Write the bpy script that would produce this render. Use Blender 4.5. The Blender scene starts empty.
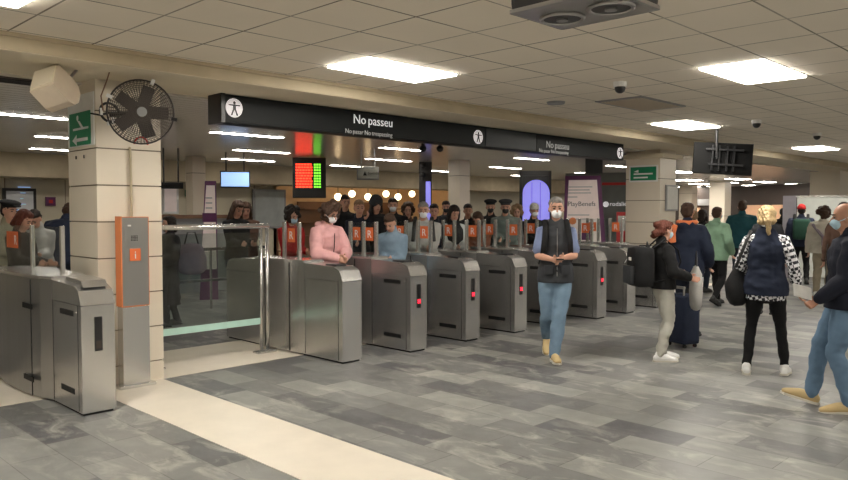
import bpy, bmesh, math, random
from mathutils import Vector, Matrix, Euler
random.seed(7)
S = bpy.context.scene
COL = S.collection
V = Vector
R_ = math.radians
# ------------------------------------------------------------------ camera
CH = 1.6
F_PX = 736.0
PITCH = math.atan(29.2/736.0)
YAW = math.atan(726/(736/math.cos(PITCH)))
FW = V((math.cos(YAW)*math.cos(PITCH), math.sin(YAW)*math.cos(PITCH), -math.sin(PITCH)))
RT = V((math.sin(YAW), -math.cos(YAW), 0))
UP = RT.cross(FW)
cd = bpy.data.cameras.new('camera'); cam = bpy.data.objects.new('camera', cd); COL.objects.link(cam)
cd.sensor_width = 36; cd.lens = F_PX/848*36; cd.clip_start = .05; cd.clip_end = 300
cam.location = (0, 0, CH)
cam.rotation_euler = FW.to_track_quat('-Z', 'Y').to_euler()
S.camera = cam
def ray(x, y): return FW*F_PX + RT*(x-424) - UP*(y-240)
def on_z(x, y, z=0.0):
    d = ray(x, y); t = (z-CH)/d.z; return V((d.x*t, d.y*t, z))
def on_y(x, y, Y):
    d = ray(x, y); t = Y/d.y; return V((d.x*t, Y, CH+d.z*t))
def on_x(x, y, X):
    d = ray(x, y); t = X/d.x; return V((X, d.y*t, CH+d.z*t))
def at_d(x, dist):                       # ground position at a horizontal distance, in the direction of a picture column
    d = ray(x, 210); k = dist/math.hypot(d.x, d.y); return V((d.x*k, d.y*k, 0))
def zpx(y, depth):                       # height seen at picture row y at that depth
    return CH + (210.8-y)*depth/F_PX
# ------------------------------------------------------------------ view
S.view_settings.view_transform = 'Standard'; S.view_settings.look = 'None'
S.cycles.transparent_max_bounces = 48
S.view_settings.gamma = 1; S.view_settings.use_curve_mapping = False
EXPO = -0.82
# ------------------------------------------------------------------ materials
MATS = {}
def nn(nt, t, **k):
    n = nt.nodes.new(t)
    for a, b in k.items():
        if a in n.inputs: n.inputs[a].default_value = b
        else: setattr(n, a, b)
    return n
def mat(name, col, rough=.6, metal=0, var=.12, scale=8, bump=0, bscale=60, emit=0, ecol=None, spec=.5, stretch=None, trans=0, alpha=1, coat=0):
    if name in MATS: return MATS[name]
    m = bpy.data.materials.new(name); m.use_nodes = True; nt = m.node_tree; L = nt.links
    b = nt.nodes['Principled BSDF']
    c = (*col, 1)
    b.inputs['Roughness'].default_value = rough; b.inputs['Metallic'].default_value = metal
    b.inputs['Specular IOR Level'].default_value = spec
    b.inputs['Coat Weight'].default_value = coat
    tc = nn(nt, 'ShaderNodeTexCoord'); mp = nn(nt, 'ShaderNodeMapping')
    L.new(tc.outputs['Object'], mp.inputs[0])
    if stretch: mp.inputs['Scale'].default_value = stretch
    no = nn(nt, 'ShaderNodeTexNoise', Scale=scale, Detail=3.0); L.new(mp.outputs[0], no.inputs[0])
    mx = nn(nt, 'ShaderNodeMix', data_type='RGBA')
    mx.inputs[6].default_value = (*[v*(1-var) for v in col], 1); mx.inputs[7].default_value = (*[min(1, v*(1+var)) for v in col], 1)
    L.new(no.outputs[0], mx.inputs[0]); L.new(mx.outputs[2], b.inputs['Base Color'])
    if bump:
        n2 = nn(nt, 'ShaderNodeTexNoise', Scale=bscale, Detail=3.0); L.new(mp.outputs[0], n2.inputs[0])
        bp = nn(nt, 'ShaderNodeBump', Strength=bump, Distance=.01); L.new(n2.outputs[0], bp.inputs['Height']); L.new(bp.outputs[0], b.inputs['Normal'])
    if emit:
        b.inputs['Emission Color'].default_value = (*(ecol or col), 1); b.inputs['Emission Strength'].default_value = emit
    if trans: b.inputs['Transmission Weight'].default_value = trans
    if alpha < 1: b.inputs['Alpha'].default_value = alpha
    MATS[name] = m; return m
def cloth(name, col, rough=.85, bump=.5): return mat(name, col, rough, 0, .22, 9, bump, 14, spec=.25)
def floor_mat():
    m = bpy.data.materials.new('stone_floor'); m.use_nodes = True; nt = m.node_tree; L = nt.links; b = nt.nodes['Principled BSDF']
    tc = nn(nt, 'ShaderNodeTexCoord'); mp = nn(nt, 'ShaderNodeMapping'); L.new(tc.outputs['Object'], mp.inputs[0])
    mp.inputs['Rotation'].default_value = (0, 0, R_(90)); mp.inputs['Location'].default_value = (.12, .07, 0)
    br = nn(nt, 'ShaderNodeTexBrick', offset=.43, squash=1, squash_frequency=2, offset_frequency=2)
    br.inputs['Scale'].default_value = 1; br.inputs['Brick Width'].default_value = .62; br.inputs['Row Height'].default_value = .3
    br.inputs['Mortar Size'].default_value = .0035; br.inputs['Mortar Smooth'].default_value = .3; br.inputs['Bias'].default_value = -.05
    br.inputs['Color1'].default_value = (.1, .1, .106, 1); br.inputs['Color2'].default_value = (.285, .285, .262, 1); br.inputs['Mortar'].default_value = (.12, .118, .11, 1)
    L.new(mp.outputs[0], br.inputs[0])
    # broad wear
    n1 = nn(nt, 'ShaderNodeTexNoise', Scale=.55, Detail=2.0); L.new(tc.outputs['Object'], n1.inputs[0])
    # streaked scuffs inside slabs
    mp2 = nn(nt, 'ShaderNodeMapping'); mp2.inputs['Scale'].default_value = (3.2, 1.5, 1); mp2.inputs['Rotation'].default_value = (0, 0, R_(12)); L.new(tc.outputs['Object'], mp2.inputs[0])
    n2 = nn(nt, 'ShaderNodeTexNoise', Scale=1.7, Detail=5.0, Roughness=.62, Distortion=.8); L.new(mp2.outputs[0], n2.inputs[0])
    r2 = nn(nt, 'ShaderNodeMapRange'); r2.inputs['From Min'].default_value = .5; r2.inputs['From Max'].default_value = .72; L.new(n2.outputs[0], r2.inputs[0])
    mulw = nn(nt, 'ShaderNodeMath', operation='MULTIPLY'); L.new(r2.outputs[0], mulw.inputs[0])
    r1 = nn(nt, 'ShaderNodeMapRange'); r1.inputs['From Min'].default_value = .35; r1.inputs['From Max'].default_value = .6; r1.inputs['To Min'].default_value = .15; r1.inputs['To Max'].default_value = .75; L.new(n1.outputs[0], r1.inputs[0])
    L.new(r1.outputs[0], mulw.inputs[1])
    mx = nn(nt, 'ShaderNodeMix', data_type='RGBA'); L.new(mulw.outputs[0], mx.inputs[0]); L.new(br.outputs['Color'], mx.inputs[6]); mx.inputs[7].default_value = (.52, .505, .45, 1)
    hv = nn(nt, 'ShaderNodeMix', data_type='RGBA', blend_type='MULTIPLY'); hv.inputs[0].default_value = .7
    n3 = nn(nt, 'ShaderNodeTexNoise', Scale=5.0, Detail=5.0); L.new(tc.outputs['Object'], n3.inputs[0])
    r3 = nn(nt, 'ShaderNodeMapRange'); r3.inputs['To Min'].default_value = .6; r3.inputs['To Max'].default_value = 1.3; L.new(n3.outputs[0], r3.inputs[0])
    L.new(mx.outputs[2], hv.inputs[6]); L.new(r3.outputs[0], hv.inputs[7]); L.new(hv.outputs[2], b.inputs['Base Color'])
    rr = nn(nt, 'ShaderNodeMapRange'); rr.inputs['To Min'].default_value = .28; rr.inputs['To Max'].default_value = .55; L.new(n2.outputs[0], rr.inputs[0]); L.new(rr.outputs[0], b.inputs['Roughness'])
    bp = nn(nt, 'ShaderNodeBump', Strength=.25, Distance=.004); L.new(n3.outputs[0], bp.inputs['Height']); L.new(bp.outputs[0], b.inputs['Normal'])
    return m
def grid_mat(name, col, line, ox, oy, sx, sy, lw=.012, rough=.9, metal=0, var=.06, spec=.3, fade=.5):
    """surface with joints every sx / sy metres (object space)"""
    m = bpy.data.materials.new(name); m.use_nodes = True; nt = m.node_tree; L = nt.links; b = nt.nodes['Principled BSDF']
    tc = nn(nt, 'ShaderNodeTexCoord'); sp = nn(nt, 'ShaderNodeSeparateXYZ'); L.new(tc.outputs['Object'], sp.inputs[0])
    def line_of(out, o, s, w):
        a = nn(nt, 'ShaderNodeMath', operation='SUBTRACT'); L.new(out, a.inputs[0]); a.inputs[1].default_value = o - s*400
        d = nn(nt, 'ShaderNodeMath', operation='MODULO'); L.new(a.outputs[0], d.inputs[0]); d.inputs[1].default_value = s
        l = nn(nt, 'ShaderNodeMath', operation='LESS_THAN'); L.new(d.outputs[0], l.inputs[0]); l.inputs[1].default_value = w
        return l.outputs[0]
    outs = []
    if sx: outs.append(line_of(sp.outputs[0], ox, sx, lw))
    if sy: outs.append(line_of(sp.outputs[1], oy, sy, lw))
    if len(outs) == 2:
        mxx = nn(nt, 'ShaderNodeMath', operation='MAXIMUM'); L.new(outs[0], mxx.inputs[0]); L.new(outs[1], mxx.inputs[1]); o = mxx.outputs[0]
    else: o = outs[0]
    no = nn(nt, 'ShaderNodeTexNoise', Scale=1.3, Detail=4.0); L.new(tc.outputs['Object'], no.inputs[0])
    base = nn(nt, 'ShaderNodeMix', data_type='RGBA'); base.inputs[6].default_value = (*[v*(1-var) for v in col], 1); base.inputs[7].default_value = (*[min(1, v*(1+var)) for v in col], 1); L.new(no.outputs[0], base.inputs[0])
    # joints fade in and out a little
    fd = nn(nt, 'ShaderNodeMapRange'); fd.inputs['From Min'].default_value = .35; fd.inputs['From Max'].default_value = .6; fd.inputs['To Min'].default_value = fade; L.new(no.outputs[0], fd.inputs[0])
    ml = nn(nt, 'ShaderNodeMath', operation='MULTIPLY'); L.new(o, ml.inputs[0]); L.new(fd.outputs[0], ml.inputs[1])
    mx = nn(nt, 'ShaderNodeMix', data_type='RGBA'); L.new(ml.outputs[0], mx.inputs[0]); L.new(base.outputs[2], mx.inputs[6]); mx.inputs[7].default_value = (*line, 1)
    L.new(mx.outputs[2], b.inputs['Base Color']); b.inputs['Roughness'].default_value = rough; b.inputs['Metallic'].default_value = metal; b.inputs['Specular IOR Level'].default_value = spec
    return m
def plaid_mat():
    m = bpy.data.materials.new('plaid_cotton'); m.use_nodes = True; nt = m.node_tree; L = nt.links; b = nt.nodes['Principled BSDF']
    tc = nn(nt, 'ShaderNodeTexCoord'); ck = nn(nt, 'ShaderNodeTexChecker', Scale=34.0)
    ck.inputs['Color1'].default_value = (.75, .75, .78, 1); ck.inputs['Color2'].default_value = (.02, .022, .03, 1)
    mp = nn(nt, 'ShaderNodeMapping'); mp.inputs['Rotation'].default_value = (0, .3, .4); L.new(tc.outputs['Object'], mp.inputs[0]); L.new(mp.outputs[0], ck.inputs[0]); L.new(ck.outputs[0], b.inputs['Base Color']); b.inputs['Roughness'].default_value = .9
    return m
def steel(name, v=.5, rough=.34, tint=(1, .985, .96)):
    return mat(name, tuple(v*t for t in tint), rough, .86, .12, 3.0, .06, 300, stretch=(1, 1, .06))
M = dict(
 steel=steel('brushed_steel', .58, .25), steel_dark=steel('darker_steel', .42, .28), steel_bright=steel('polished_steel', .72, .22),
 black=mat('black_plastic', (.012, .012, .013), .35), matte=mat('matte_black', (.01, .01, .01), .9, spec=.02), slot=mat('black_slot', (.006, .006, .006), .6), rubber=mat('black_rubber', (.015, .015, .015), .8),
 orange=mat('orange_vinyl', (.7, .15, .04), .5), orange_p=mat('orange_paint', (.72, .22, .07), .5),
 white=mat('white_plastic', (.8, .79, .77), .45, var=.03), beige=mat('beige_plastic', (.62, .52, .4), .5), cream=None,
 white_sign=mat('white_sign_face', (.8, .8, .78), .5),
 letter_plain=mat('printed_white_letter', (.8, .8, .8), .5), letter=mat('white_letter', (.75, .75, .76), .5, emit=.6, ecol=(1, 1, 1)), letter_dim=mat('grey_letter', (.5, .5, .5), .5, emit=.12, ecol=(1, 1, 1)),
 lampface=mat('round_lamp_face', (.9, .85, .88), .5, emit=.55, ecol=(1, .93, .96)),
 green=mat('sign_green', (.01, .22, .1), .45),
 panel=mat('light_diffuser', (1, 1, 1), .5, emit=58, ecol=(1, .945, .85), var=0), panel2=mat('tube_diffuser', (1, 1, 1), .5, emit=45, ecol=(1, .93, .83), var=0),
 led_red=mat('led_red', (.5, .02, .01), .5, emit=6, ecol=(1, .05, .02), var=0), led_green=mat('led_green', (.1, .5, .02), .5, emit=3, ecol=(.25, 1, .05), var=0),
 red_x=mat('red_light', (.6, .01, .02), .5, emit=5, ecol=(1, .02, .05), var=0),
 blue_scr=mat('blue_screen', (.3, .5, .8), .4, emit=1.3, ecol=(.38, .58, 1), var=0), blue_win=mat('violet_backlight', (.3, .3, .8), .4, emit=1.1, ecol=(.3, .28, 1), var=.1),
 purple=mat('purple_frame', (.12, .02, .1), .4), poster=mat('poster_paper', (.62, .5, .45), .6, emit=.25, ecol=(1, .85, .8)), red=mat('red_panel', (.5, .02, .02), .5),
 dark=mat('dark_paint', (.03, .028, .028), .5), grey=mat('grey_panel', (.28, .28, .28), .5), wood=mat('brown_laminate', (.22, .12, .07), .5),
 skin=mat('skin', (.55, .3, .21), .5, var=.1, scale=20), skin2=mat('tan_skin', (.38, .19, .12), .5, var=.1, scale=20), eye=mat('eye_dark', (.02, .015, .012), .3), lip=mat('lip', (.42, .14, .12), .5), brow=mat('brow', (.06, .04, .03), .8),
 mask=mat('mask_white', (.82, .83, .85), .8, var=.03), mask_b=mat('mask_black', (.02, .02, .022), .8), mask_blue=mat('mask_pale_blue', (.42, .6, .72), .8),
)
def glass_mat(name, tint, alpha, rough=.05):
    m = bpy.data.materials.new(name); m.use_nodes = True; nt = m.node_tree; L = nt.links; b = nt.nodes['Principled BSDF']
    nt.nodes.remove(b); out = nt.nodes['Material Output']
    tr = nn(nt, 'ShaderNodeBsdfTransparent'); tr.inputs[0].default_value = (*tint, 1)
    gl = nn(nt, 'ShaderNodeBsdfGlossy', Roughness=rough); lw_ = nn(nt, 'ShaderNodeLayerWeight', Blend=.5)
    pw = nn(nt, 'ShaderNodeMath', operation='POWER'); L.new(lw_.outputs['Facing'], pw.inputs[0]); pw.inputs[1].default_value = 5
    ml = nn(nt, 'ShaderNodeMath', operation='MULTIPLY'); L.new(pw.outputs[0], ml.inputs[0]); ml.inputs[1].default_value = .5
    ad = nn(nt, 'ShaderNodeMath', operation='ADD'); L.new(ml.outputs[0], ad.inputs[0]); ad.inputs[1].default_value = alpha
    mx = nn(nt, 'ShaderNodeMixShader'); L.new(ad.outputs[0], mx.inputs[0]); L.new(tr.outputs[0], mx.inputs[1]); L.new(gl.outputs[0], mx.inputs[2]); L.new(mx.outputs[0], out.inputs[0])
    return m
M['glass'] = glass_mat('clear_glass', (.93, .96, .96), .04); M['glass2'] = glass_mat('smoked_glass', (.82, .86, .84), .06)
M['frost'] = mat('frosted_band', (.45, .68, .6), .6)
# ------------------------------------------------------------------ mesh helpers
class MB:
    def __init__(s): s.b = bmesh.new()
    def box(s, x0, x1, y0, y1, z0, z1, bev=0, mat4=None):
        r = bmesh.ops.create_cube(s.b, size=1); vs = r['verts']
        for v in vs: v.co = V(((x0+x1)/2+v.co.x*(x1-x0), (y0+y1)/2+v.co.y*(y1-y0), (z0+z1)/2+v.co.z*(z1-z0)))
        if bev:
            es = list({e for v in vs for e in v.link_edges})
            g = bmesh.ops.bevel(s.b, geom=es, offset=bev, segments=2, affect='EDGES', profile=.7)
            if mat4:
                for v in {v for f in g['faces'] for v in f.verts} | {v for v in vs if v.is_valid}: v.co = mat4 @ v.co
        elif mat4:
            for v in vs: v.co = mat4 @ v.co
        return s
    def cyl(s, p0, p1, r, r1=None, n=16):
        p0, p1 = V(p0), V(p1); d = p1-p0
        q = d.to_track_quat('Z', 'Y').to_matrix().to_4x4(); q.translation = (p0+p1)/2
        bmesh.ops.create_cone(s.b, cap_ends=True, segments=n, radius1=r, radius2=r if r1 is None else r1, depth=d.length, matrix=q); return s
    def ball(s, c, r, n=16):
        if not hasattr(r, '__len__'): r = (r, r, r)
        bmesh.ops.create_uvsphere(s.b, u_segments=n, v_segments=max(6, n*2//3), radius=1, matrix=Matrix.LocRotScale(V(c), None, V(r))); return s
    def ell(s, c, r, rot, n=14):
        bmesh.ops.create_uvsphere(s.b, u_segments=n, v_segments=10, radius=1, matrix=Matrix.LocRotScale(V(c), rot, V(r))); return s
    def prism(s, poly, a0, a1, axis='Y'):
        def P(u, w, a): return V((u, a, w)) if axis == 'Y' else (V((a, u, w)) if axis == 'X' else V((u, w, a)))
        A = [s.b.verts.new(P(u, w, a0)) for u, w in poly]; B = [s.b.verts.new(P(u, w, a1)) for u, w in poly]
        n = len(poly); s.b.faces.new(A); s.b.faces.new(B[::-1])
        for i in range(n): s.b.faces.new((A[i], B[i], B[(i+1) % n], A[(i+1) % n]))
        return s
    def tube(s, pts, rads, side=(1, 0, 0), n=12, round_ends=True):
        pts = [V(p) for p in pts]; rads = [r if hasattr(r, '__len__') else (r, r) for r in rads]
        m = len(pts); rings = []
        for i in range(m):
            t = (pts[min(i+1, m-1)]-pts[max(i-1, 0)]).normalized()
            sd = V(side).normalized() if i == 0 else prev; sd = sd - t*sd.dot(t)
            if sd.length < .25:
                for c_ in ((0, 1, 0), (1, 0, 0), (0, 0, 1)):
                    sd = V(c_) - t*t.dot(V(c_))
                    if sd.length > .5: break
            sd.normalize(); u = t.cross(sd); prev = sd
            def ring(c, a, b, sd=sd, u=u): return [s.b.verts.new(c+sd*a*math.cos(k*2*math.pi/n)+u*b*math.sin(k*2*math.pi/n)) for k in range(n)]
            a, b = rads[i]; e = min(a, b)
            if i == 0 and round_ends:
                for k in (.92, .65): rings.append(ring(pts[i]-t*e*k, a*math.sqrt(1-k*k), b*math.sqrt(1-k*k)))
            rings.append(ring(pts[i], a, b))
            if i == m-1 and round_ends:
                for k in (.65, .92): rings.append(ring(pts[i]+t*e*k, a*math.sqrt(1-k*k), b*math.sqrt(1-k*k)))
        for A, B in zip(rings, rings[1:]):
            for k in range(n): s.b.faces.new((A[k], A[(k+1) % n], B[(k+1) % n], B[k]))
        s.b.faces.new(rings[0][::-1]); s.b.faces.new(rings[-1]); return s
    def ring(s, c, R, r, axis=(0, 0, 1), n=32, m=8, arc=1.0, a0=0):
        q = V(axis).to_track_quat('Z', 'Y'); pts = []
        for k in range(int(n*arc)+ (0 if arc >= 1 else 1)):
            a = a0+2*math.pi*k/n; pts.append(V(c)+q @ V((math.cos(a)*R, math.sin(a)*R, 0)))
        ax = q @ V((0, 0, 1)); rs = []
        for i, p in enumerate(pts):
            rad = (p-V(c)).normalized()
            rs.append([s.b.verts.new(p+rad*r*math.cos(j*2*math.pi/m)+ax*r*math.sin(j*2*math.pi/m)) for j in range(m)])
        k = len(rs)
        for i in range(k if arc >= 1 else k-1):
            A, B = rs[i], rs[(i+1) % k]
            for j in range(m): s.b.faces.new((A[j], A[(j+1) % m], B[(j+1) % m], B[j]))
        return s
    def done(s, name, m, parent=None, smooth=False, xf=None):
        bmesh.ops.recalc_face_normals(s.b, faces=s.b.faces)
        if xf: bmesh.ops.transform(s.b, matrix=xf, verts=s.b.verts)
        me = bpy.data.meshes.new(name); s.b.to_mesh(me); s.b.free(); me.materials.append(M[m] if isinstance(m, str) else m)
        if smooth:
            for p in me.polygons: p.use_smooth = True
        o = bpy.data.objects.new(name, me); COL.objects.link(o); o.parent = parent; return o
    def blend(s, name, mats, parent=None, vox=.012, sm=3, f=.5, xf=None, pick=None, post=None):
        """union everything into one continuous skin"""
        bmesh.ops.recalc_face_normals(s.b, faces=s.b.faces)
        me = bpy.data.meshes.new(name); s.b.to_mesh(me); s.b.free()
        o = bpy.data.objects.new(name+'_tmp', me); COL.objects.link(o)
        r = o.modifiers.new('r', 'REMESH'); r.mode = 'VOXEL'; r.voxel_size = vox
        if sm: q = o.modifiers.new('s', 'SMOOTH'); q.factor = f; q.iterations = sm
        dg = bpy.context.evaluated_depsgraph_get(); nm = bpy.data.meshes.new_from_object(o.evaluated_get(dg))
        bpy.data.objects.remove(o); bpy.data.meshes.remove(me); nm.name = name
        nm.materials.clear()
        for k in (mats if isinstance(mats, (list, tuple)) else [mats]): nm.materials.append(M[k] if isinstance(k, str) else k)
        if post:
            for v in nm.vertices: v.co = post(v.co)
        for p in nm.polygons:
            p.use_smooth = True
            if pick: p.material_index = pick(p.center)
        if xf: nm.transform(xf)
        o = bpy.data.objects.new(name, nm); COL.objects.link(o); o.parent = parent; return o
def tag(o, label, cat, group=None):
    o['label'] = label; o['category'] = cat
    if group: o['group'] = group
    return o
def thing(name, label, cat, loc=(0, 0, 0), rz=0, group=None):
    o = bpy.data.objects.new(name, None); COL.objects.link(o); o.empty_display_size = .1
    o.location = loc; o.rotation_euler = (0, 0, rz); return tag(o, label, cat, group)
def struct(o): o['kind'] = 'structure'; return o
def text(body, name, m, size, loc, rot, parent=None, depth=.002, align='LEFT', sx=1):
    if ' ' in body:      # every word is a piece of its own
        loc = V(loc)
        for wd in body.split():
            q = text(wd, name, m, size, loc, rot, parent, depth, align, sx); loc = loc + Euler(rot).to_matrix() @ V((q.dimensions.x + size*.3, 0, 0))
        return q
    cu = bpy.data.curves.new(name, 'FONT'); cu.body = body; cu.size = size; cu.extrude = depth; cu.align_x = align; cu.resolution_u = 3
    o = bpy.data.objects.new(name+'_t', cu); COL.objects.link(o)
    dg = bpy.context.evaluated_depsgraph_get(); me = bpy.data.meshes.new_from_object(o.evaluated_get(dg)); bpy.data.objects.remove(o)
    me.name = name; me.materials.clear(); me.materials.append(M[m])
    me.transform(Matrix.LocRotScale(V(loc), Euler(rot), V((sx, 1, 1))))
    q = bpy.data.objects.new(name, me); COL.objects.link(q); q.parent = parent; return q
def copy_tree(o, parent=None):
    c = o.copy(); COL.objects.link(c); c.parent = parent
    for ch in list(o.children): copy_tree(ch, c)
    return c
# ================================================================== SETTING
CZ = 2.9; BZ = 2.77; BY0 = 5.95; BY1 = 6.98; RZ = 2.75     # ceiling, beam soffit, beam front / back, rear ceiling
XL, XR, YF, YB = -5.0, 46.0, -9.0, 17.0
M['floor'] = floor_mat()
M['tiles'] = grid_mat('ceiling_tiles', (.88, .80, .68), (.2, .17, .13), 3.51, 1.78, .6, .585, .015, .92)
M['slats'] = grid_mat('glossy_ceiling_slats', (.74, .70, .64), (.12, .11, .10), 0, 0, 0, .15, .012, .2, .2, .05, fade=.7)
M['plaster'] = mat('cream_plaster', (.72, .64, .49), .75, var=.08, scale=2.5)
M['plaster2'] = mat('mottled_tan_plaster', (.50, .42, .29), .8, var=.25, scale=3)  # darker and more mottled tan than the cream plaster
M['cream_tile'] = mat('cream_column_tile', (.75, .67, .55), .4, var=.05, scale=3)
M['joint'] = mat('dark_joint', (.2, .16, .11), .8)
M['cream_stone'] = mat('cream_floor_stone', (.8, .73, .62), .3, var=.1, scale=4)
M['wall'] = mat('cream_wall', (.5, .46, .36), .6, var=.12, scale=1.5)
M['brown'] = mat('dark_brown_wall', (.05, .035, .028), .6)
struct(MB().box(XL, XR, YF, YB, -.1, 0).done('floor', 'floor'))
for x0, x1, y0, y1 in ((2.56, 3.2, YF+.05, 6.65), (XL+.05, 16.0, 6.65, 7.95), (2.56, 3.2, 7.95, 12)):
    o = struct(MB().box(x0, x1, y0, y1, -.05, .004).done('trim_1' if y0 < 0 else 'trim_2', 'cream_stone'))
struct(MB().box(XL, XR, YF, BY0, CZ, CZ+.1).done('ceiling', 'tiles'))
struct(MB().box(XL, XR, BY1, YB, RZ, RZ+.25).done('ceiling', 'slats'))
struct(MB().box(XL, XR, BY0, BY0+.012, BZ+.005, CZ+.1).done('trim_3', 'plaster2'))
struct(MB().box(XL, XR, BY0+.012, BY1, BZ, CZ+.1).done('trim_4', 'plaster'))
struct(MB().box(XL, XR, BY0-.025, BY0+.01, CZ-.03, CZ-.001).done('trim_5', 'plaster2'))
struct(MB().box(XL, XR, YF-.1, YF, 0, CZ).done('wall_front', 'wall'))
struct(MB().box(XL-.1, XL, YF, YB, 0, CZ).done('wall_left', 'wall'))
struct(MB().box(XR, XR+.1, YF, YB, 0, CZ).done('wall_right', 'brown'))
wb = grid_mat('panelled_wall', (.62, .56, .43), (.2, .16, .12), 0, 0, 1.2, 0, .02, .5)
struct(MB().box(XL, 11.5, YB, YB+.1, 0, CZ).done('wall_back', wb))
struct(MB().box(19.5, 26.5, YB, YB+.1, 0, CZ).done('wall_back', 'wall'))
struct(MB().box(26.5, XR, YB, YB+.1, 0, CZ).done('wall_back', 'brown'))
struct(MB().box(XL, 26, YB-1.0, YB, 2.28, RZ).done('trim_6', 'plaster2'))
# lit shop behind the crowd: a real room with its own lamps
M['shop_wall'] = mat('warm_shop_wall', (.8, .62, .42), .6); M['shop_lamp'] = mat('warm_lamp', (1, .8, .5), .5, emit=16, ecol=(1, .72, .4), var=0)
struct(MB().box(11.5, 19.5, YB+3, YB+3.1, 0, CZ).done('wall_shop', 'shop_wall'))
struct(MB().box(11.4, 11.5, YB, YB+3, 0, CZ).done('wall_shop', 'shop_wall')); struct(MB().box(19.5, 19.6, YB+.1, YB+3, 0, CZ).done('wall_shop', 'shop_wall'))
struct(MB().box(11.4, 19.6, YB, YB+3.1, -.1, 0).done('floor', 'cream_stone')); struct(MB().box(11.4, 19.6, YB, YB+3.1, CZ, CZ+.1).done('ceiling', 'shop_wall'))
for i, px_ in enumerate((338, 352, 368, 386, 398, 412)):
    p = on_y(px_, 196, YB+1.2+.5*(i % 2))
    t = thing('pendant_lamp', 'warm glowing pendant lamp in the lit shop behind the crowd', 'lamp', (p.x, p.y, 0), 0, 'pendant lamps in the lit shop')
    MB().ball((0, 0, zpx(197-3*(i % 2), p.length)), .11).done('bulb', 'shop_lamp', t, True); MB().cyl((0, 0, zpx(197-3*(i % 2), p.length)+.1), (0, 0, CZ), .008, n=6).done('cord', 'black', t)
for i in range(3):
    t = thing('shop_shelf', 'brown shelving unit standing at the back of the lit shop', 'shelf', (12.6+2.6*i, YB+2.75, 0), 0, 'shelving in the lit shop')
    MB().box(-.9, .9, .1, .2, 0, 1.9).done('back_panel', 'wood', t)
    for k in range(4): MB().box(-.9, .9, -.2, .1, .3+.45*k, .33+.45*k).done('shelf_board', 'wood', t)
# columns
def column(x0, x1, y0, y1, top, label, zoff=.18, course=.33):
    t = bpy.data.objects.new('column', None); COL.objects.link(t); t.location = ((x0+x1)/2, (y0+y1)/2, 0); struct(t); t['label'] = label
    w, d = (x1-x0)/2, (y1-y0)/2
    MB().box(-w+.012, w-.012, -d+.012, d-.012, 0, top).done('core', 'joint', t)
    b = MB(); z = zoff-course
    while z < top:
        a, c = max(0, z+.006), min(top, z+course-.006)
        if c > a+.01: b.box(-w, w, -d, d, a, c)
        z += course
    b.done('tile_cladding', 'cream_tile', t); return t
column(2.63, 3.23, 6.68, 7.34, BZ, 'cream tiled square column in front, at the left barrier')
column(13.2, 13.86, 6.68, 7.4, BZ-.0, 'cream tiled column at the right end of the gate row', .12, .42)
struct(MB().box(13.1, 13.96, 6.58, 7.5, BZ-.16, BZ-.08, .02).done('trim_7', 'plaster'))
column(23.6, 24.5, 6.4, 7.2, BZ, 'tan column on the far right above the white hoarding', .1, .9)
p = at_d(720, 31); column(p.x-.3, p.x+.3, p.y-.3, p.y+.3, RZ, 'far slim column behind the teal jacket', .1, 1.3)
for px_, d_, w_ in ((459, 17, .35), (196, 16.5, .3), (688, 36, .6)):
    p = at_d(px_, d_); t = column(p.x-w_/2, p.x+w_/2, p.y-w_/2, p.y+w_/2, RZ, 'pale background column behind the crowd', .2, 1.1)
# ceiling lights
def light_panel(x0, x1, y0, y1, z, label, group, m='panel'):
    t = thing('ceiling_light', label, 'light', ((x0+x1)/2, (y0+y1)/2, z), 0, group); w, d = (x1-x0)/2, (y1-y0)/2
    MB().box(-w, w, -d, d, -.02 if m == 'panel' else -.008, .001).done('diffuser', m, t)
    b = MB()
    for q in ((-w-.015, w+.015, -d-.015, -d), (-w-.015, w+.015, d, d+.015), (-w-.015, -w, -d, d), (w, w+.015, -d, d)): b.box(*q, -.006, .001)
    b.done('frame', 'white', t)
front = [(4.13, 4.72, 'square-cut bright panel above the black hanging sign'), (6.55, 2.39, 'bright ceiling panel at the upper right, largest in view'),
         (10.2, 4.75, 'bright ceiling panel above the tiled column at the right'), (16.1, 4.7, 'small bright panel near the right edge above the hanging screen'),
         (.45, 4.58, 'bright ceiling panel cut by the top left corner')]
for x, y, lb in front: light_panel(x, x+1.1, y+.0, y+.56, CZ, lb, 'recessed ceiling panels')
for x, y in ((-3.2, 2.4), (.6, .6), (3.6, -1.2), (-1.8, -2.5), (7.5, -1.2), (12.2, .6), (11.0, -3), (17.5, -.6), (18, 2.2), (1.5, -6), (7, -6), (23, 1.2), (29, 1.2), (36, 1.2), (24, -4), (32, -4), (14, -6.5), (-4, -6)):
    light_panel(x, x+1.1, y, y+.56, CZ, 'recessed panel lighting the hall beside the camera', 'recessed panels outside the view')
strips = [(2.55, 9.7, 1.2), (5.5, 9.75, 1.2), (9.0, 9.95, 1.0), (12.8, 9.8, 1.1), (16.6, 9.8, 1.2), (20.5, 9.8, 1.2), (3.9, 12.2, 1.2), (7.4, 12.3, 1.2), (10.7, 12.3, 1.3), (15, 12.3, 1.2), (19, 12.3, 1.2),
          (8.5, 14.6, 1.3), (11.6, 14.7, 1.3), (4.6, 14.7, 1.2), (15.2, 14.7, 1.2), (19, 14.7, 1.2), (-1.5, 9.7, 1.2), (-3, 12.5, 1.2), (.8, 14.7, 1.2)]
for i, (x, y, w) in enumerate(strips):
    light_panel(x, x+w, y-.08, y+.08, RZ, 'slim light strip in the glossy ceiling beyond the gates', 'slim ceiling strips beyond the gates', 'panel2')
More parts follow.
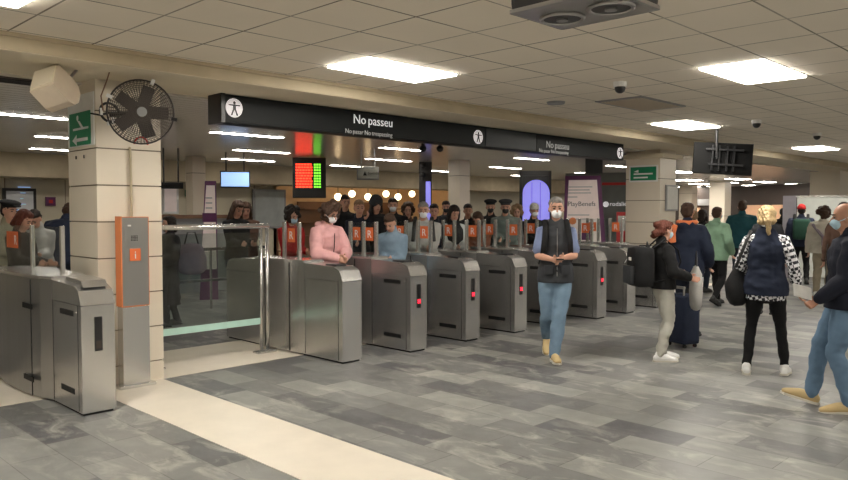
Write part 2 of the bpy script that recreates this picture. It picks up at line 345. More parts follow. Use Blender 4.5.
for px_, py_ in ((681, 157), (678, 172), (674, 180), (676, 187), (738, 179), (752, 185.5), (782, 188), (740, 190.5), (771, 192), (798, 192.5), (712, 190), (727, 194), (757, 195), (786, 169), (700, 184), (717, 186.5), (765, 182), (796, 184), (811, 187), (690, 186.5), (727, 182.5), (690, 180)):
    z = RZ if py_ != 169 else RZ; p = on_z(px_, py_, z)
    if p.y < BY1+.3: p = on_z(px_, py_, CZ); z = CZ
    if p.x > XR-1 or p.y > YB-.3 or BY0-.3 < p.y < BY1+.2: continue
    light_panel(p.x-.6, p.x+.6, p.y-.25, p.y+.25, z, 'small far light panel above the crowd at the right', 'far ceiling panels at the right', 'panel2')
# ceiling vent, cameras, twin fan unit
t = thing('ceiling_vent', 'square grey slatted vent in the ceiling', 'vent', (8.25, 4.43, CZ))
MB().box(-.56, .56, -.3, .3, -.012, .001).done('vent_frame', 'grey', t)
b = MB()
for i in range(14): b.box(-.5, .5, -.26+i*.038, -.245+i*.038, -.018, -.011)
b.done('vent_slats', 'beige', t)
for (x, y), lb in (((6.73, 3.85), 'dome camera on the ceiling in front of the slatted vent'), ((10.9, 4.05), 'small dark camera on the ceiling above the hanging screen'), ((13.42, 4.0), 'small camera above the far right ceiling panel')):
    t = thing('dome_camera', lb, 'camera', (x, y, CZ)); MB().cyl((0, 0, 0), (0, 0, -.05), .07, .065).done('mount', 'white', t)
    MB().ball((0, 0, -.06), .055).done('lens_dome', 'black', t, True)
t = thing('smoke_detector', 'flat round detector on the ceiling left of the vent', 'detector', (*on_z(556, 102, CZ).xy, CZ)); MB().cyl((0, 0, 0), (0, 0, -.025), .11, .1, 24).done('detector_body', 'grey', t)
t = thing('ceiling_fan_unit', 'grey twin fan unit hanging from the ceiling, top centre', 'fan unit', (3.19, 2.02, 2.6))
MB().box(-.22, .24, -.27, .3, .006, .2, .03).done('housing', 'dark', t); MB().box(-.225, .245, -.275, .305, -.012, .01, .02).done('bottom_plate', 'steel_dark', t)
MB().box(-.1, .1, -.1, .1, .2, .3).done('mount', 'dark', t)
for y in (.15, -.13):
    f = MB().ring((.02, y, -.016), .105, .012, n=28).done('fan_ring', 'steel_dark', t, True)
    g = MB().cyl((.02, y, -.014), (.02, y, -.02), .1, n=24).done('fan_mesh', 'black', t)
    MB().cyl((.02, y, -.02), (.02, y, -.03), .03, n=16).done('fan_hub', 'grey', g)
t = thing('ceiling_grille', 'dark recessed grille in the rear ceiling at the left edge', 'grille', (1.7, 7.15, RZ))
MB().box(-.75, .75, -.13, .13, -.01, .001).done('recess', 'brown', t)
for k in range(5): MB().box(-.74, .74, -.1+k*.045, -.085+k*.045, -.02, -.008).done('louvre', 'dark', t)
# ================================================================== HANGING SIGN
M['signface'] = mat('charcoal_sign_face', (.012, .014, .015), .55, var=.1, spec=.25)
M['signface2'] = mat('greyer_sign_face', (.03, .034, .038), .5, var=.1, spec=.3)
t = thing('hanging_sign', 'long black overhead sign reading No passeu above the ticket gates', 'sign', (0, 6.6, 0))
MB().box(3.86, 11.7, .012, .24, 2.485, 2.765, .006).done('sign_box', 'signface', t)
MB().box(3.86, 7.9, 0, .012, 2.5, 2.75).done('sign_panel', 'signface', t); MB().box(7.92, 9.1, 0, .012, 2.5, 2.75).done('sign_panel', 'signface2', t); MB().box(9.12, 11.68, 0, .012, 2.5, 2.75).done('sign_panel', 'signface', t)
MB().box(3.82, 3.87, -.01, .25, 2.475, 2.77, .006).done('end_cap', 'black', t)
for px_, py_ in ((234, 108), (478, 137), (620, 153)):
    c = on_y(px_, py_, 6.6); lamp = MB().cyl((c.x, -.006, c.z), (c.x, 0, c.z), .095, n=32).done('round_symbol', 'lampface', t)
    b = MB().ball((c.x, -.009, c.z+.052), (.016, .004, .016)).box(c.x-.016, c.x+.016, -.013, -.006, c.z-.02, c.z+.035)
    b.box(c.x-.065, c.x+.065, -.013, -.006, c.z+.02, c.z+.034)
    for s_ in (-1, 1): b.prism([(c.x+s_*.001, c.z-.012), (c.x+s_*.016, c.z-.012), (c.x+s_*.042, c.z-.075), (c.x+s_*.026, c.z-.078)], -.013, -.006)
    b.done('figure_symbol', 'black', lamp)
c = on_y(353, 126, 6.6); text('No passeu', 'lettering', 'letter', .15, (c.x, -.002, c.z+.035), (R_(90), 0, 0), t)
c = on_y(345, 131, 6.6); text('No pasar   No trespassing', 'lettering', 'letter_dim', .075, (c.x, -.002, c.z-.02), (R_(90), 0, 0), t)
c = on_y(546, 147.5, 6.6); text('No passeu', 'lettering', 'letter_dim', .15, (c.x, -.002, c.z+.0), (R_(90), 0, 0), t)
c = on_y(539, 151, 6.6); text('No pasar   No trespassing', 'lettering', 'letter_dim', .08, (c.x, -.002, c.z-.015), (R_(90), 0, 0), t)
# ================================================================== TICKET GATES
def gate(x, y, label, display=True, slots=True, long_=2.3, raised=False, signs=(0, 2), posts=(.72, .95, 1.18, 1.4), w=.13, red=True, bulge=.05, ph=.66, sticker=.07):
    t = thing('ticket_gate', label, 'ticket gate', (x, y, 0), 0, 'row of ticket gates')
    def ped(name, y0, y1, flip=False):
        b = MB()
        if not flip: prof = [(y0, .02), (y1, .02), (y1, .86), (y0, .86)]
        else: prof = [(y0, .02), (y1, .02), (y1, .86), (y0, .86)]
        b.prism(prof, -w, w, 'X'); o = b.done(name, 'steel', t)
        if not flip: lid = [(y0-.006, .865), (y1, .865), (y1, 1.03), (y0+.14, 1.01), (y0+.045, .975)]
        else: lid = [(y0, .865), (y1+.006, .865), (y1-.045, .975), (y1-.14, 1.01), (y0, 1.03)]
        MB().prism(lid, -w-.004, w+.004, 'X').done('lid', 'steel', o); return o
    f = ped('front_pedestal', 0, ph); r = ped('rear_pedestal', long_-ph, long_, True)
    # curved middle module
    n = 10; poly = []
    for i in range(n+1):
        a = i/n; poly.append((-w-bulge*math.sin(math.pi*a)**.6, ph+(long_-2*ph)*a))
    for i in range(n, -1, -1):
        a = i/n; poly.append((w+bulge*math.sin(math.pi*a)**.6, ph+(long_-2*ph)*a))
    mid = MB().prism(poly, .02, 1.03, 'Z').done('middle_module', 'steel_dark' if slots else 'steel', t)
    MB().prism([(u*1.04, v) for u, v in poly], 1.03, 1.055, 'Z').done('top_cover', 'steel_bright', mid)
    MB().box(-w+.015, w-.015, .02, long_-.02, 0, .02).done('plinth', 'rubber', t)
    for s_ in (-1, 1):
        if slots:
            for yy, z in ((.3, .79), (.3, .17)):
                MB().box(s_*w-.003, s_*w+.003, yy-.14, yy+.14, z-.022, z+.022).done('side_slot', 'slot', f)
            for yy, z in ((.95, .79), (.95, .17)):
                MB().box(s_*(w+bulge)-.004, s_*(w+bulge)+.004, yy-.12, yy+.12, z-.022, z+.022).done('side_slot', 'slot', mid)
        for yy in (.07, ph-.01): MB().box(s_*w-.0015, s_*w+.0015, yy-.0025, yy+.0025, .03, .86).done('panel_seam', 'slot', f)
        for yy in (ph+.25, long_-ph-.25): MB().box(s_*(w+bulge*.97)-.004, s_*(w+bulge*.97)+.004, yy-.003, yy+.003, .03, 1.02).done('panel_seam', 'slot', mid)
    MB().cyl((-w-.004, .1, .8), (-w+.002, .1, .8), .008, n=10).done('key_lock', 'steel_bright', f)
    if display:
        dsp = MB().box(-.03, .03, -.006, .003, .5, .77, .004).done('display', 'black', f)
        if red:
            b = MB()
            for a in (45, -45): b.box(-.028, .028, -.003, .003, -.006, .006, mat4=Matrix.Translation((0, -.008, .575)) @ Euler((0, R_(a), 0)).to_matrix().to_4x4())
            b.done('red_cross_light', 'red_x', dsp)
        else: MB().box(-.02, .02, -.009, -.005, .52, .58).done('dim_lamp', 'brown', dsp)
    if raised:
        MB().prism([(.05, 1.0), (.45, 1.02), (.4, 1.07), (.1, 1.05)], -.09, .1, 'X').done('card_reader', 'steel', f)
    else: MB().box(-.07, .07, .18, .36, 1.01, 1.03, .006).done('card_reader', 'black', f)
    for k, yy in enumerate(posts):
        MB().box(-.016, .016, yy-.022, yy+.022, 1.03, 1.47, .004).done('flap_post', 'steel_bright', t)
    for k in range(len(posts)-1):
        y0, y1 = posts[k]+.022, posts[k+1]-.022
        g = MB().box(-.005, .005, y0, y1, 1.06, 1.46).done('glass_panel', 'glass', t)
        if k in signs:
            c = (y0+y1)/2; hw = min(sticker, (y1-y0)/2-.004)
            st = MB().box(-.009, -.0055, c-hw, c+hw, 1.24, 1.4).done('orange_sticker', 'orange', g)
            text('R', 'lettering', 'letter_plain', .13, (-.0095, c-hw+.07, 1.275), (R_(90), 0, R_(-90)), st, .0015, 'CENTER')
            st.children[0].data.transform(Matrix.Identity(4))
    return t
gate(2.3, 5.86, 'nearest steel ticket gate at the left edge, with dark display and open glass posts', raised=True, red=False, posts=(.74, 1.49, 2.6), signs=(1,), bulge=.09, ph=.62, long_=2.75, sticker=.17)
gate(4.96, 5.95, 'plain steel ticket gate without slots, touching the glass barrier', display=False, slots=False, posts=(.93, 1.22), signs=(0,), bulge=.03)
gate(5.88, 5.88, 'steel ticket gate with red cross, immediately right of the plain slotless gate', posts=(.72, .95, 1.2), signs=(0, 1))
gate(6.84, 5.9, 'steel ticket gate with red cross, second to the right of the pink hoodie woman', posts=(.72, .95, 1.18, 1.4))
gate(7.76, 5.86, 'steel ticket gate with red cross just left of the walking man in the vest')
gate(8.67, 5.85, 'steel ticket gate mostly hidden behind the walking man in the vest')
gate(9.6, 5.76, 'steel ticket gate with red cross just right of the walking man in the vest')
gate(10.44, 5.74, 'steel ticket gate left of the woman with the black backpack', red=False, display=False)
gate(11.4, 5.74, 'farthest ticket gate, partly behind the woman with the black backpack', red=False)
# ================================================================== BARRIER
t = thing('glass_barrier', 'steel handrail barrier with glass pane between column and plain gate', 'barrier', (3.9, 7.08, 0))
MB().cyl((-.62, 0, 1.43), (.78, 0, 1.43), .028, n=20).done('handrail', 'steel_bright', t, True)
for x in (.68, .76): MB().cyl((x, 0, 0), (x, 0, 1.41), .02, n=16).done('post', 'steel', t, True)
MB().cyl((-.55, 0, 0), (-.55, 0, 1.41), .02, n=16).done('post', 'steel', t, True)
MB().box(-.62, -.48, -.05, .05, .004, .02, .004).done('base_plate', 'steel', t); MB().box(.6, .84, -.06, .06, .004, .022, .004).done('base_plate', 'steel', t)
g = MB().box(-.5, .66, -.006, .006, .33, 1.36).done('glass_pane', 'glass2', t); MB().box(-.5, .66, -.0075, .0075, .33, .4).done('frosted_band', 'frost', g)
# ================================================================== HELP PILLAR
t = thing('help_pillar', 'narrow steel help pillar with orange edges in front of the near column', 'pillar', (2.885, 6.56, 0))
MB().box(-.115, .13, -.055, .06, .03, .735, .003).done('lower_body', 'steel', t); MB().box(-.115, .13, -.055, .06, .745, 1.54, .003).done('upper_body', 'steel_dark', t)
b = MB().box(-.123, -.113, -.058, .062, .74, 1.55).box(-.123, .133, -.058, .062, 1.54, 1.546).box(.13, .133, -.058, .062, .745, 1.545).box(-.118, .13, -.057, .06, .738, .744); b.done('orange_edge', 'orange_p', t)
q = MB().box(-.045, .055, -.061, -.055, 1.15, 1.26, .003).done('info_sticker', 'orange', t); text('i', 'lettering', 'letter_plain', .1, (.005, -.061, 1.17), (R_(90), 0, 0), q, .0015, 'CENTER')
b = MB()
for i in range(4):
    for j in range(5): b.box(-.03+j*.013, -.022+j*.013, -.057, -.054, 1.33+i*.013, 1.338+i*.013)
b.done('speaker_grille', 'slot', t); MB().box(-.06, -.03, -.058, -.054, 1.46, 1.475).done('lens', 'white', t)
MB().box(-.16, .17, -.09, .07, .004, .03, .004).done('base_plate', 'steel_bright', t)
# ================================================================== COLUMN FITTINGS
t = thing('wall_fan', 'round dark caged fan mounted high on the near column', 'fan', (0, 0, 0))
fc = on_y(141, 112, 6.3); ax = (V((0, 0, 1.9))-V((fc.x, fc.y, fc.z))); ax.normalize(); ax = (ax+V((.12, 0, 0))).normalized()
q = ax.to_track_quat('Z', 'Y').to_matrix().to_4x4(); q.translation = fc
t.matrix_world = q
b = MB(); Rf = .275
for k in range(15): b.ring((0, 0, .06-.05*(k/14)**2*1.0), .05+.225*k/14, .0027, n=36, m=5)
for k in range(56):
    a = 2*math.pi*k/56; c_, s_ = math.cos(a), math.sin(a); b.tube([(c_*.04, s_*.04, .062), (c_*.17, s_*.17, .05), (c_*Rf, s_*Rf, 0), (c_*Rf*.93, s_*Rf*.93, -.08), (c_*.06, s_*.06, -.12)], [.0027]*5, side=(0, 0, 1), n=5)
b.done('wire_guard', M['black'] if 0 else mat('fan_guard', (.1, .085, .075), .5, .4), t, True)
MB().ring((0, 0, 0), Rf, .008, n=40).done('rim', 'black', t, True)
for k in range(5):
    a = 2*math.pi*k/5; bl = MB(); bl.box(.05, .23, -.06, .06, -.004, .004, .003, mat4=Matrix.Translation((0, 0, -.02)) @ Euler((0, 0, a)).to_matrix().to_4x4() @ Euler((R_(28), 0, 0)).to_matrix().to_4x4())
    bl.done('blade', mat('fan_blade', (.07, .06, .055), .45), t)
MB().cyl((0, 0, -.12), (0, 0, .0), .06).done('motor', 'black', t); MB().cyl((0, 0, .05), (0, 0, .07), .042, n=20).done('hub_cap', 'grey', t)
for a in (70, 155, 350): MB().box(Rf-.02, Rf+.03, -.015, .015, -.02, .02, .003, mat4=Euler((0, 0, R_(a))).to_matrix().to_4x4()).done('clip', 'black' if a > 200 else 'white', t)
inv = q.inverted()
def L2(p): return inv @ V(p)
MB().tube([(0, 0, -.1), L2((fc.x-.05, 6.5, fc.z)), L2((fc.x-.1, 6.66, fc.z))], [.02, .02, .03], n=10).done('mounting_arm', 'black', t, True)
MB().ring((-.0, -Rf-.0, -.01), .055, .008, axis=(0, 0, 1), n=24, arc=.55, a0=math.pi*.95).done('red_loop', 'red', t, True)
c1 = on_y(112, 112, 6.45)
t = thing('cable_clamp', 'black bracket ring with white clips beside the caged fan', 'bracket', (c1.x, 6.5, c1.z))
MB().ring((0, 0, 0), .085, .011, axis=(.1, -1, .2), n=28).done('ring', 'black', t, True)
for k, (dx, dz) in enumerate(((-.08, .0), (.02, -.07), (-.02, -.085))): MB().box(dx-.01, dx+.01, -.03, -.01, dz-.03, dz+.03, .003).done('clip', 'white', t)
MB().tube([(-.08, 0, -.03), (-.15, .02, -.02)], [.008, .008], n=8).done('arm', 'black', t, True); MB().tube([(0, .02, 0), (0, .16, 0)], [.012, .012], n=8).done('wall_arm', 'black', t, True)
k0 = on_z(115, 48, CZ)
tag(MB().tube([on_y(115, 49, 5.94), on_y(113, 60, 6.15), on_y(107, 80, 6.4), on_y(101, 96, 6.45), on_y(103, 110, 6.45)], [.006]*5, n=7).done('hanging_cable', 'wood', smooth=True), 'thin brown cable dropping from the ceiling to the fan bracket', 'cable')
tag(MB().tube([on_y(130, 148, 6.66), on_y(131, 180, 6.66), on_y(131.5, 216, 6.66)], [.012]*3, n=8).done('conduit', 'plaster2', smooth=True), 'thin conduit running down the near column from the fan', 'pipe')
bx = on_y(56, 90, 6.3)
t = thing('loudspeaker', 'tilted beige loudspeaker hanging beside the top of the near column', 'loudspeaker', bx, 0)
mx = Euler((R_(-20), R_(35), R_(25))).to_matrix().to_4x4() @ Matrix.Scale(.88, 4)
MB().prism([(-.16, -.14), (.05, -.15), (.13, -.12), (.17, -.05), (.17, .06), (.13, .13), (.05, .15), (-.16, .13)], -.12, .12, 'Y').done('cabinet', 'beige', t, xf=mx)
MB().prism([(-.175, -.12), (-.16, -.12), (-.16, .11), (-.175, .11)], -.11, .11, 'Y').done('grille', 'plaster', t, xf=mx)
MB().tube([(.1, 0, .1), (.2, .1, .2), (.28, .3, .22)], [.012]*3, n=8).done('bracket', 'steel_dark', t)
# notice + exit sign on the column's left face
t = thing('notice_board', 'white notice with green exit arrow on the side of the near column', 'sign', (2.63, 7.0, 0))
MB().box(-.012, -.001, -.3, .3, 2.19, 2.66).done('backing', 'white_sign', t)
s1 = MB().box(-.018, -.012, -.24, .25, 2.2, 2.5).done('green_panel', 'green', t)
b = MB().box(-.0195, -.018, -.18, .12, 2.235, 2.265).box(-.0195, -.018, -.2, .16, 2.34, 2.36)
b.prism([(.18, 2.25), (.08, 2.3), (.08, 2.2)], -.0195, -.018, 'X'); b.ball((-.019, .05, 2.45), (.002, .025, .025)); b.prism([(.06, 2.43), (.0, 2.42), (-.08, 2.36), (-.03, 2.36)], -.0195, -.018, 'X'); b.done('exit_symbol', 'letter_plain', s1)
for y in (-.05, .14): MB().box(-.008, 0, y-.01, y+.01, 2.08, 2.11).done('anchor_plug', 'brown', t)
t = thing('exit_sign', 'green exit sign on the left face of the far gate column', 'sign', (13.2, 7.02, 0))
MB().box(-.02, -.002, -.3, .3, 2.16, 2.48).done('backing', 'white_sign', t); g = MB().box(-.024, -.02, -.27, .27, 2.19, 2.45).done('green_panel', 'green', t)
b = MB().box(-.027, -.024, -.2, .2, 2.3, 2.33).box(-.027, -.024, -.1, .2, 2.23, 2.26); b.prism([(.1, 2.4), (.2, 2.36), (.1, 2.34)], -.027, -.024, 'X'); b.done('exit_symbol', 'letter_plain', g)
o = MB().box(13.4, 13.88, 6.64, 6.675, 1.6, 2.1, .004).done('framed_notice', 'grey'); tag(o, 'pale grey framed notice on the front of the far gate column', 'notice')
MB().box(13.43, 13.85, 6.634, 6.641, 1.63, 2.07).done('notice_sheet', mat('grey_sheet', (.55, .54, .5), .4), o)
# ================================================================== BACKGROUND FIXTURES
def hung_screen(name, px0, px1, py0, py1, depth, label, m, cat='screen', ceil=RZ, tilt=0, body='black', back=False, yaw=None):
    cx = (px0+px1)/2; p = on_z(cx, 211.5, 0); d = ray(cx, 210.8); k = depth/(d.dot(V((FW.x, FW.y, 0)).normalized())); p = V((d.x*k, d.y*k, 0))
    w = (px1-px0)*depth/F_PX/2; z1, z0 = zpx(py0, depth), zpx(py1, depth)
    t = thing(name, label, cat, p, math.atan2(-p.x, p.y) if yaw is None else yaw)
    t.rotation_euler.z = math.atan2(p.y, p.x)-math.pi/2 if yaw is None else yaw
    xf = Matrix.Translation((0, 0, (z0+z1)/2)) @ Euler((R_(tilt), 0, 0)).to_matrix().to_4x4(); h = (z1-z0)/2
    MB().box(-w, w, 0, .09, -h, h, .01).done('housing', body, t, xf=xf)
    f = MB().box(-w+.02, w-.02, -.006, .0, -h+.03, h-.03).done('screen', m, t, xf=xf)
    b = MB()
    for s_ in (-.6, .6): b.cyl((s_*w, .06, z1-.05), (s_*w, .06, ceil), .014, n=8)
    b.done('hanger', body, t); return t, w, h, xf, f, (z0+z1)/2
t, w, h, xf, f, zc = hung_screen('departure_board', 293, 326, 157, 198, 16, 'hanging departure board with red and green lit rows', 'black', 'departure board')
b = MB(); g = MB(); random.seed(3)
for r_ in range(9):
    z = h*.62-r_*h*.135
    x = -w*.8
    while x < w*.12:
        l = random.uniform(.03, .07); b.box(x, min(x+l, w*.18), -.011, -.006, z-.018, z+.018); x += l+.012
    x = w*.28
    for k in range(3): g.box(x, x+.04, -.011, -.006, z-.018, z+.018); x += .052
b.done('red_text', 'led_red', f, xf=xf); g.done('green_text', 'led_green', f, xf=xf)
hung_screen('monitor', 221, 250, 171, 188, 14.5, 'pale blue lit monitor hanging left of the departure board', 'blue_scr', 'monitor', tilt=0)
t, w, h, xf, f, zc = hung_screen('information_sign', 357, 379, 167, 180, 13.6, 'small grey hanging sign with a black figure, in front of the lit shop', mat('dull_sign', (.35, .35, .3), .4), 'sign', body='grey')
MB().prism([(-.09, -.04), (-.02, -.04), (-.055, .04)], -.01, -.006).done('black_triangle', 'black', f, xf=xf); text('Sortida', 'lettering', 'dark', .07, (0, -.007, zc-.02), (R_(90), 0, 0), f, .001)
for a, b_, y0, y1, dd, lb in ((585, 602, 154, 174, 13.6, 'dark monitor seen edge-on under the beam above the promotional totem'), (160, 183, 183, 189, 13.5, 'dark hanging monitor beyond the near column, left of the purple totem')):
    hung_screen('monitor', a, b_, y0, y1, dd, lb, 'black', 'monitor', tilt=12)
# rear view of the big hanging screen at the right
t = thing('hanging_television', 'large black screen seen from behind, hanging at the right', 'television', at_d(722, 12.6)); t.rotation_euler.z = math.atan2(t.location.y, t.location.x)-math.pi/2+R_(8)
zc = zpx(160.5, 12.1); xf = Matrix.Translation((0, 0, zc)) @ Euler((R_(-6), R_(4), 0)).to_matrix().to_4x4()
MB().box(-.44, .44, 0, .06, -.25, .25, .01).done('screen_back', 'matte', t, xf=xf)
b = MB()
for x in (-.16, -.06, .06, .16): b.box(x-.012, x+.012, -.04, 0, -.2, .2)
b.box(-.22, .3, -.05, -.03, -.12, -.09).box(-.26, .3, -.05, -.03, .12, .15).done('mount_frame', 'black', t, xf=xf)
b = MB().box(-.16, -.08, -.012, 0, -.22, -.1).box(.15, .3, -.012, 0, -.22, -.12); b.done('rear_panel', 'matte', t, xf=xf)
MB().cyl((-.1, -.05, zc), (-.1, -.05, CZ), .022).done('ceiling_pole', 'black', t)
# totems
def totem(px0, px1, pytop, depth, label, narrow=.78, lean=1):
    cx = (px0+px1)/2; d = ray(cx, 210.8); k = depth/(d.dot(V((FW.x, FW.y, 0)).normalized())); p = V((d.x*k, d.y*k, 0)); w = (px1-px0)*depth/F_PX/2; H = zpx(pytop, depth)
    t = thing('advertising_totem', label, 'totem', p, math.atan2(p.y, p.x)-math.pi/2)
    out = [(-w*(.98), 0), (w*1.15, 0), (w*.72, H), (-w*.85, H)] if lean > 0 else [(-w*1.25, 0), (w, 0), (w*.9, H), (-w*.45, H)]
    ins = [(out[0][0]+w*.13, .55), (out[1][0]-w*.3 if lean > 0 else w*.86, .55), (out[2][0]-w*.16, H-.08), (out[3][0]+w*.16, H-.08)]
    MB().prism(out, 0, .12).done('frame', 'purple', t); f = MB().prism(ins, -.008, 0).done('poster', 'poster', t); return t, f, w, H
t, f, w, H = totem(562, 606, 176, 14.4, 'purple-framed promotional totem with pale poster behind the gates')
text('PlayBenefs', 'lettering', 'dark', .127, (-w*.74, -.009, zpx(206, 14.4)), (R_(90), 0, 0), f, .002)
for k, (yy, l) in enumerate(((187, .9), (190, .8), (193, .85), (197, .35), (215, .8), (219, .9))): MB().box(-w*.72, -w*.72+l*w*1.2, -.0105, -.008, zpx(yy, 14.4)-.008, zpx(yy, 14.4)+.008).done('printed_line', 'grey', f)
MB().ball((-w*.5, -.009, zpx(221, 14.4)), (.07, .004, .07)).done('orange_mark', 'orange_p', f); MB().box(-w*.1, w*.35, -.0105, -.008, zpx(240, 14.4), zpx(230, 14.4)).done('purple_block', 'purple', f)
t, f, w, H = totem(201, 217, 181, 13.2, 'slim purple-framed totem seen left of the blue monitor', lean=-1)
MB().box(-w*.8, w*.8, -.0105, -.008, zpx(222, 13.2), zpx(213, 13.2)).done('purple_block', 'purple', f); 
for yy in (198, 203, 208): MB().box(-w*.4, w*.4, -.0105, -.008, zpx(yy, 13.2)-.01, zpx(yy, 13.2)+.01).done('printed_line', 'grey', f)
# violet arched display with black frame
p = at_d(536, 18); t = thing('arched_display', 'violet backlit arched display in a black frame behind the gates', 'display', p, math.atan2(p.y, p.x)-math.pi/2)
H = zpx(180, 17.8); n = 14; arch = [(-.32, .6), (.32, .6)]+[(.32*math.cos(math.pi*i/n), H-.32+.32*math.sin(math.pi*i/n)) for i in range(n+1)]
MB().prism(arch, -.02, 0).done('arch_screen', 'blue_win', t); MB().box(-.4, -.33, 0, .1, 0, H+.2).box(-.4, .36, 0, .1, H+.1, H+.22).box(.3, .36, 0, .1, 0, H+.2).box(-.33, .3, .05, .1, 0, H+.1).done('black_frame', 'black', t)
for x in (-.1, .1): MB().box(x-.006, x+.006, -.026, -.02, .7, H-.06).done('mullion', 'purple', t)
t = thing('lit_pillar', 'dark pillar with a narrow violet light strip among the crowd', 'pillar', at_d(425, 17.4)); t.rotation_euler.z = math.atan2(t.location.y, t.location.x)-math.pi/2
MB().box(-.14, .16, 0, .2, 0, RZ).done('shaft', 'dark', t); MB().box(.02, .13, -.02, 0, 1.2, zpx(181, 17)).done('light_strip', 'blue_win', t)
for z in (2.65, 2.45): MB().ball((-.05, -.06, z), (.07, .07, .06)).done('camera_ball', 'black', t)
for px_, z in ((423, 2.58), (440, 2.6)):
    p = at_d(px_, 12.5); t = thing('ceiling_camera', 'small dark dome camera under the glossy ceiling', 'camera', (p.x, p.y, RZ), 0, 'dome cameras under the glossy ceiling')
    MB().ball((0, 0, -.1), .06).done('dome', 'black', t, True); MB().cyl((0, 0, 0), (0, 0, -.08), .03).done('stem', 'black', t)
# kiosk wall with lettering, red panel
p = at_d(614, 19); t = thing('ticket_office', 'grey glazed ticket office front with white lettering behind the gates', 'ticket office', p, math.atan2(p.y, p.x)-math.pi/2)
MB().box(-1.2, .6, .0, .1, 0, 2.55).done('glazed_front', mat('dim_glass_front', (.16, .17, .16), .2, var=.3, scale=2), t)
text('rodalies', 'lettering', 'letter', .15, (.13, -.01, zpx(206, 19)), (R_(90), 0, 0), t, .003, 'CENTER'); MB().cyl((-.2, -.012, zpx(204.5, 19)), (-.2, 0, zpx(204.5, 19)), .07, n=20).done('round_mark', 'letter', t)
b = MB().box(-.3, .3, -.02, 0, zpx(186, 19), zpx(183.5, 19)); b.done('red_stripe', 'red', t)
p = at_d(621, 15.2); o = thing('ticket_machine', 'tall red machine just left of the far gate column', 'machine', p, math.atan2(p.y, p.x)-math.pi/2)
MB().box(-.085, .11, 0, .5, 0, zpx(212, 15.2), .01).done('cabinet', 'red', o); MB().box(-.06, .09, -.01, 0, 1.2, 1.5).done('front_panel', 'steel', o)
# posters on left back wall
def poster(name, px0, px1, py0, py1, Y, label, m, fr='dark', cat='poster'):
    a = on_y(px0, py0, Y); c = on_y(px1, py1, Y); t = thing(name, label, cat, ((a.x+c.x)/2, Y, 0)); w = (c.x-a.x)/2
    MB().box(-w, w, -.05, 0, c.z, a.z).done('frame', fr, t); f = MB().box(-w+.06, w-.06, -.058, -.05, c.z+.06, a.z-.06).done('sheet', m, t); return t, f, w, a.z, c.z
t, f, w, z1, z0 = poster('framed_map', 2, 36, 188, 222, YB-.02, 'large white framed map on the back wall at the left edge', mat('map_sheet', (.68, .7, .72), .5, var=.1, scale=4))
b = MB()
for k in range(5): b.box(-w*.6+.1*k, w*.5-.05*k, -.06, -.058, z0+.25+.12*k, z0+.265+.12*k)
b.done('map_lines', 'blue_scr', f)
poster('red_poster', 45, 55, 197, 206, YB-.02, 'small red poster on the back wall left of the near column', 'red', 'purple')
poster('framed_notice', 189, 202, 186, 203, YB-.02, 'small framed brown picture on the pale back wall', 'wood', 'white')
poster('white_poster', 161, 178, 184, 214, YB-.02, 'tall white poster with a reddish print just right of the near column', 'poster', 'white')
p = on_y(176, 193, YB-.05); t = thing('exit_sign', 'tiny dark green exit sign on the far left back wall', 'sign', (p.x+.5, YB, 0)); MB().box(-.25, .25, -.06, -.01, 1.95, 2.12).done('panel', 'green', t)
t, f, w, z1, z0 = poster('grey_mural', 252, 285, 189, 228, YB-.03, 'grey poster with dark leafy print behind the long-haired people', mat('mural', (.36, .38, .37), .5, var=.35, scale=3), 'grey')
p = on_y(175, 214, 13.5); t = thing('wooden_counter', 'low brown counter far behind the glass barrier', 'counter', (p.x+.6, 13.6, 0)); MB().box(-1.0, .8, -.3, .3, 0, 1.45).done('counter_body', 'grey', t); MB().box(-1.05, .85, -.35, .35, 1.45, 1.52).done('counter_top', 'wood', t)
for px_, py_, d in ((262, 199, 12.0),): pass
# rear barriers seen through the pane
for (x0, y0, L, lb) in ((5.0, 10.9, 2.2, 'low steel queue barrier seen through the glass pane'), (9.0, 10.6, 3, 'low steel queue barrier behind the middle gates'), (12.8, 9.8, 3, 'low steel queue barrier behind the right-hand gates')):
    t = thing('queue_barrier', lb, 'barrier', (x0, y0, 0)); MB().box(0, L, -.02, .02, .95, 1.0).done('top_rail', 'steel', t)
    MB().box(0, L, -.02, .02, .45, .49).done('lower_rail', 'steel', t); MB().box(.02, L-.02, -.005, .005, .5, .94).done('infill_panel', 'glass2', t)
    for k in range(3): MB().cyl((k*L/2*.98+.02, 0, 0), (k*L/2*.98+.02, 0, .95), .02, n=10).done('post', 'steel', t)
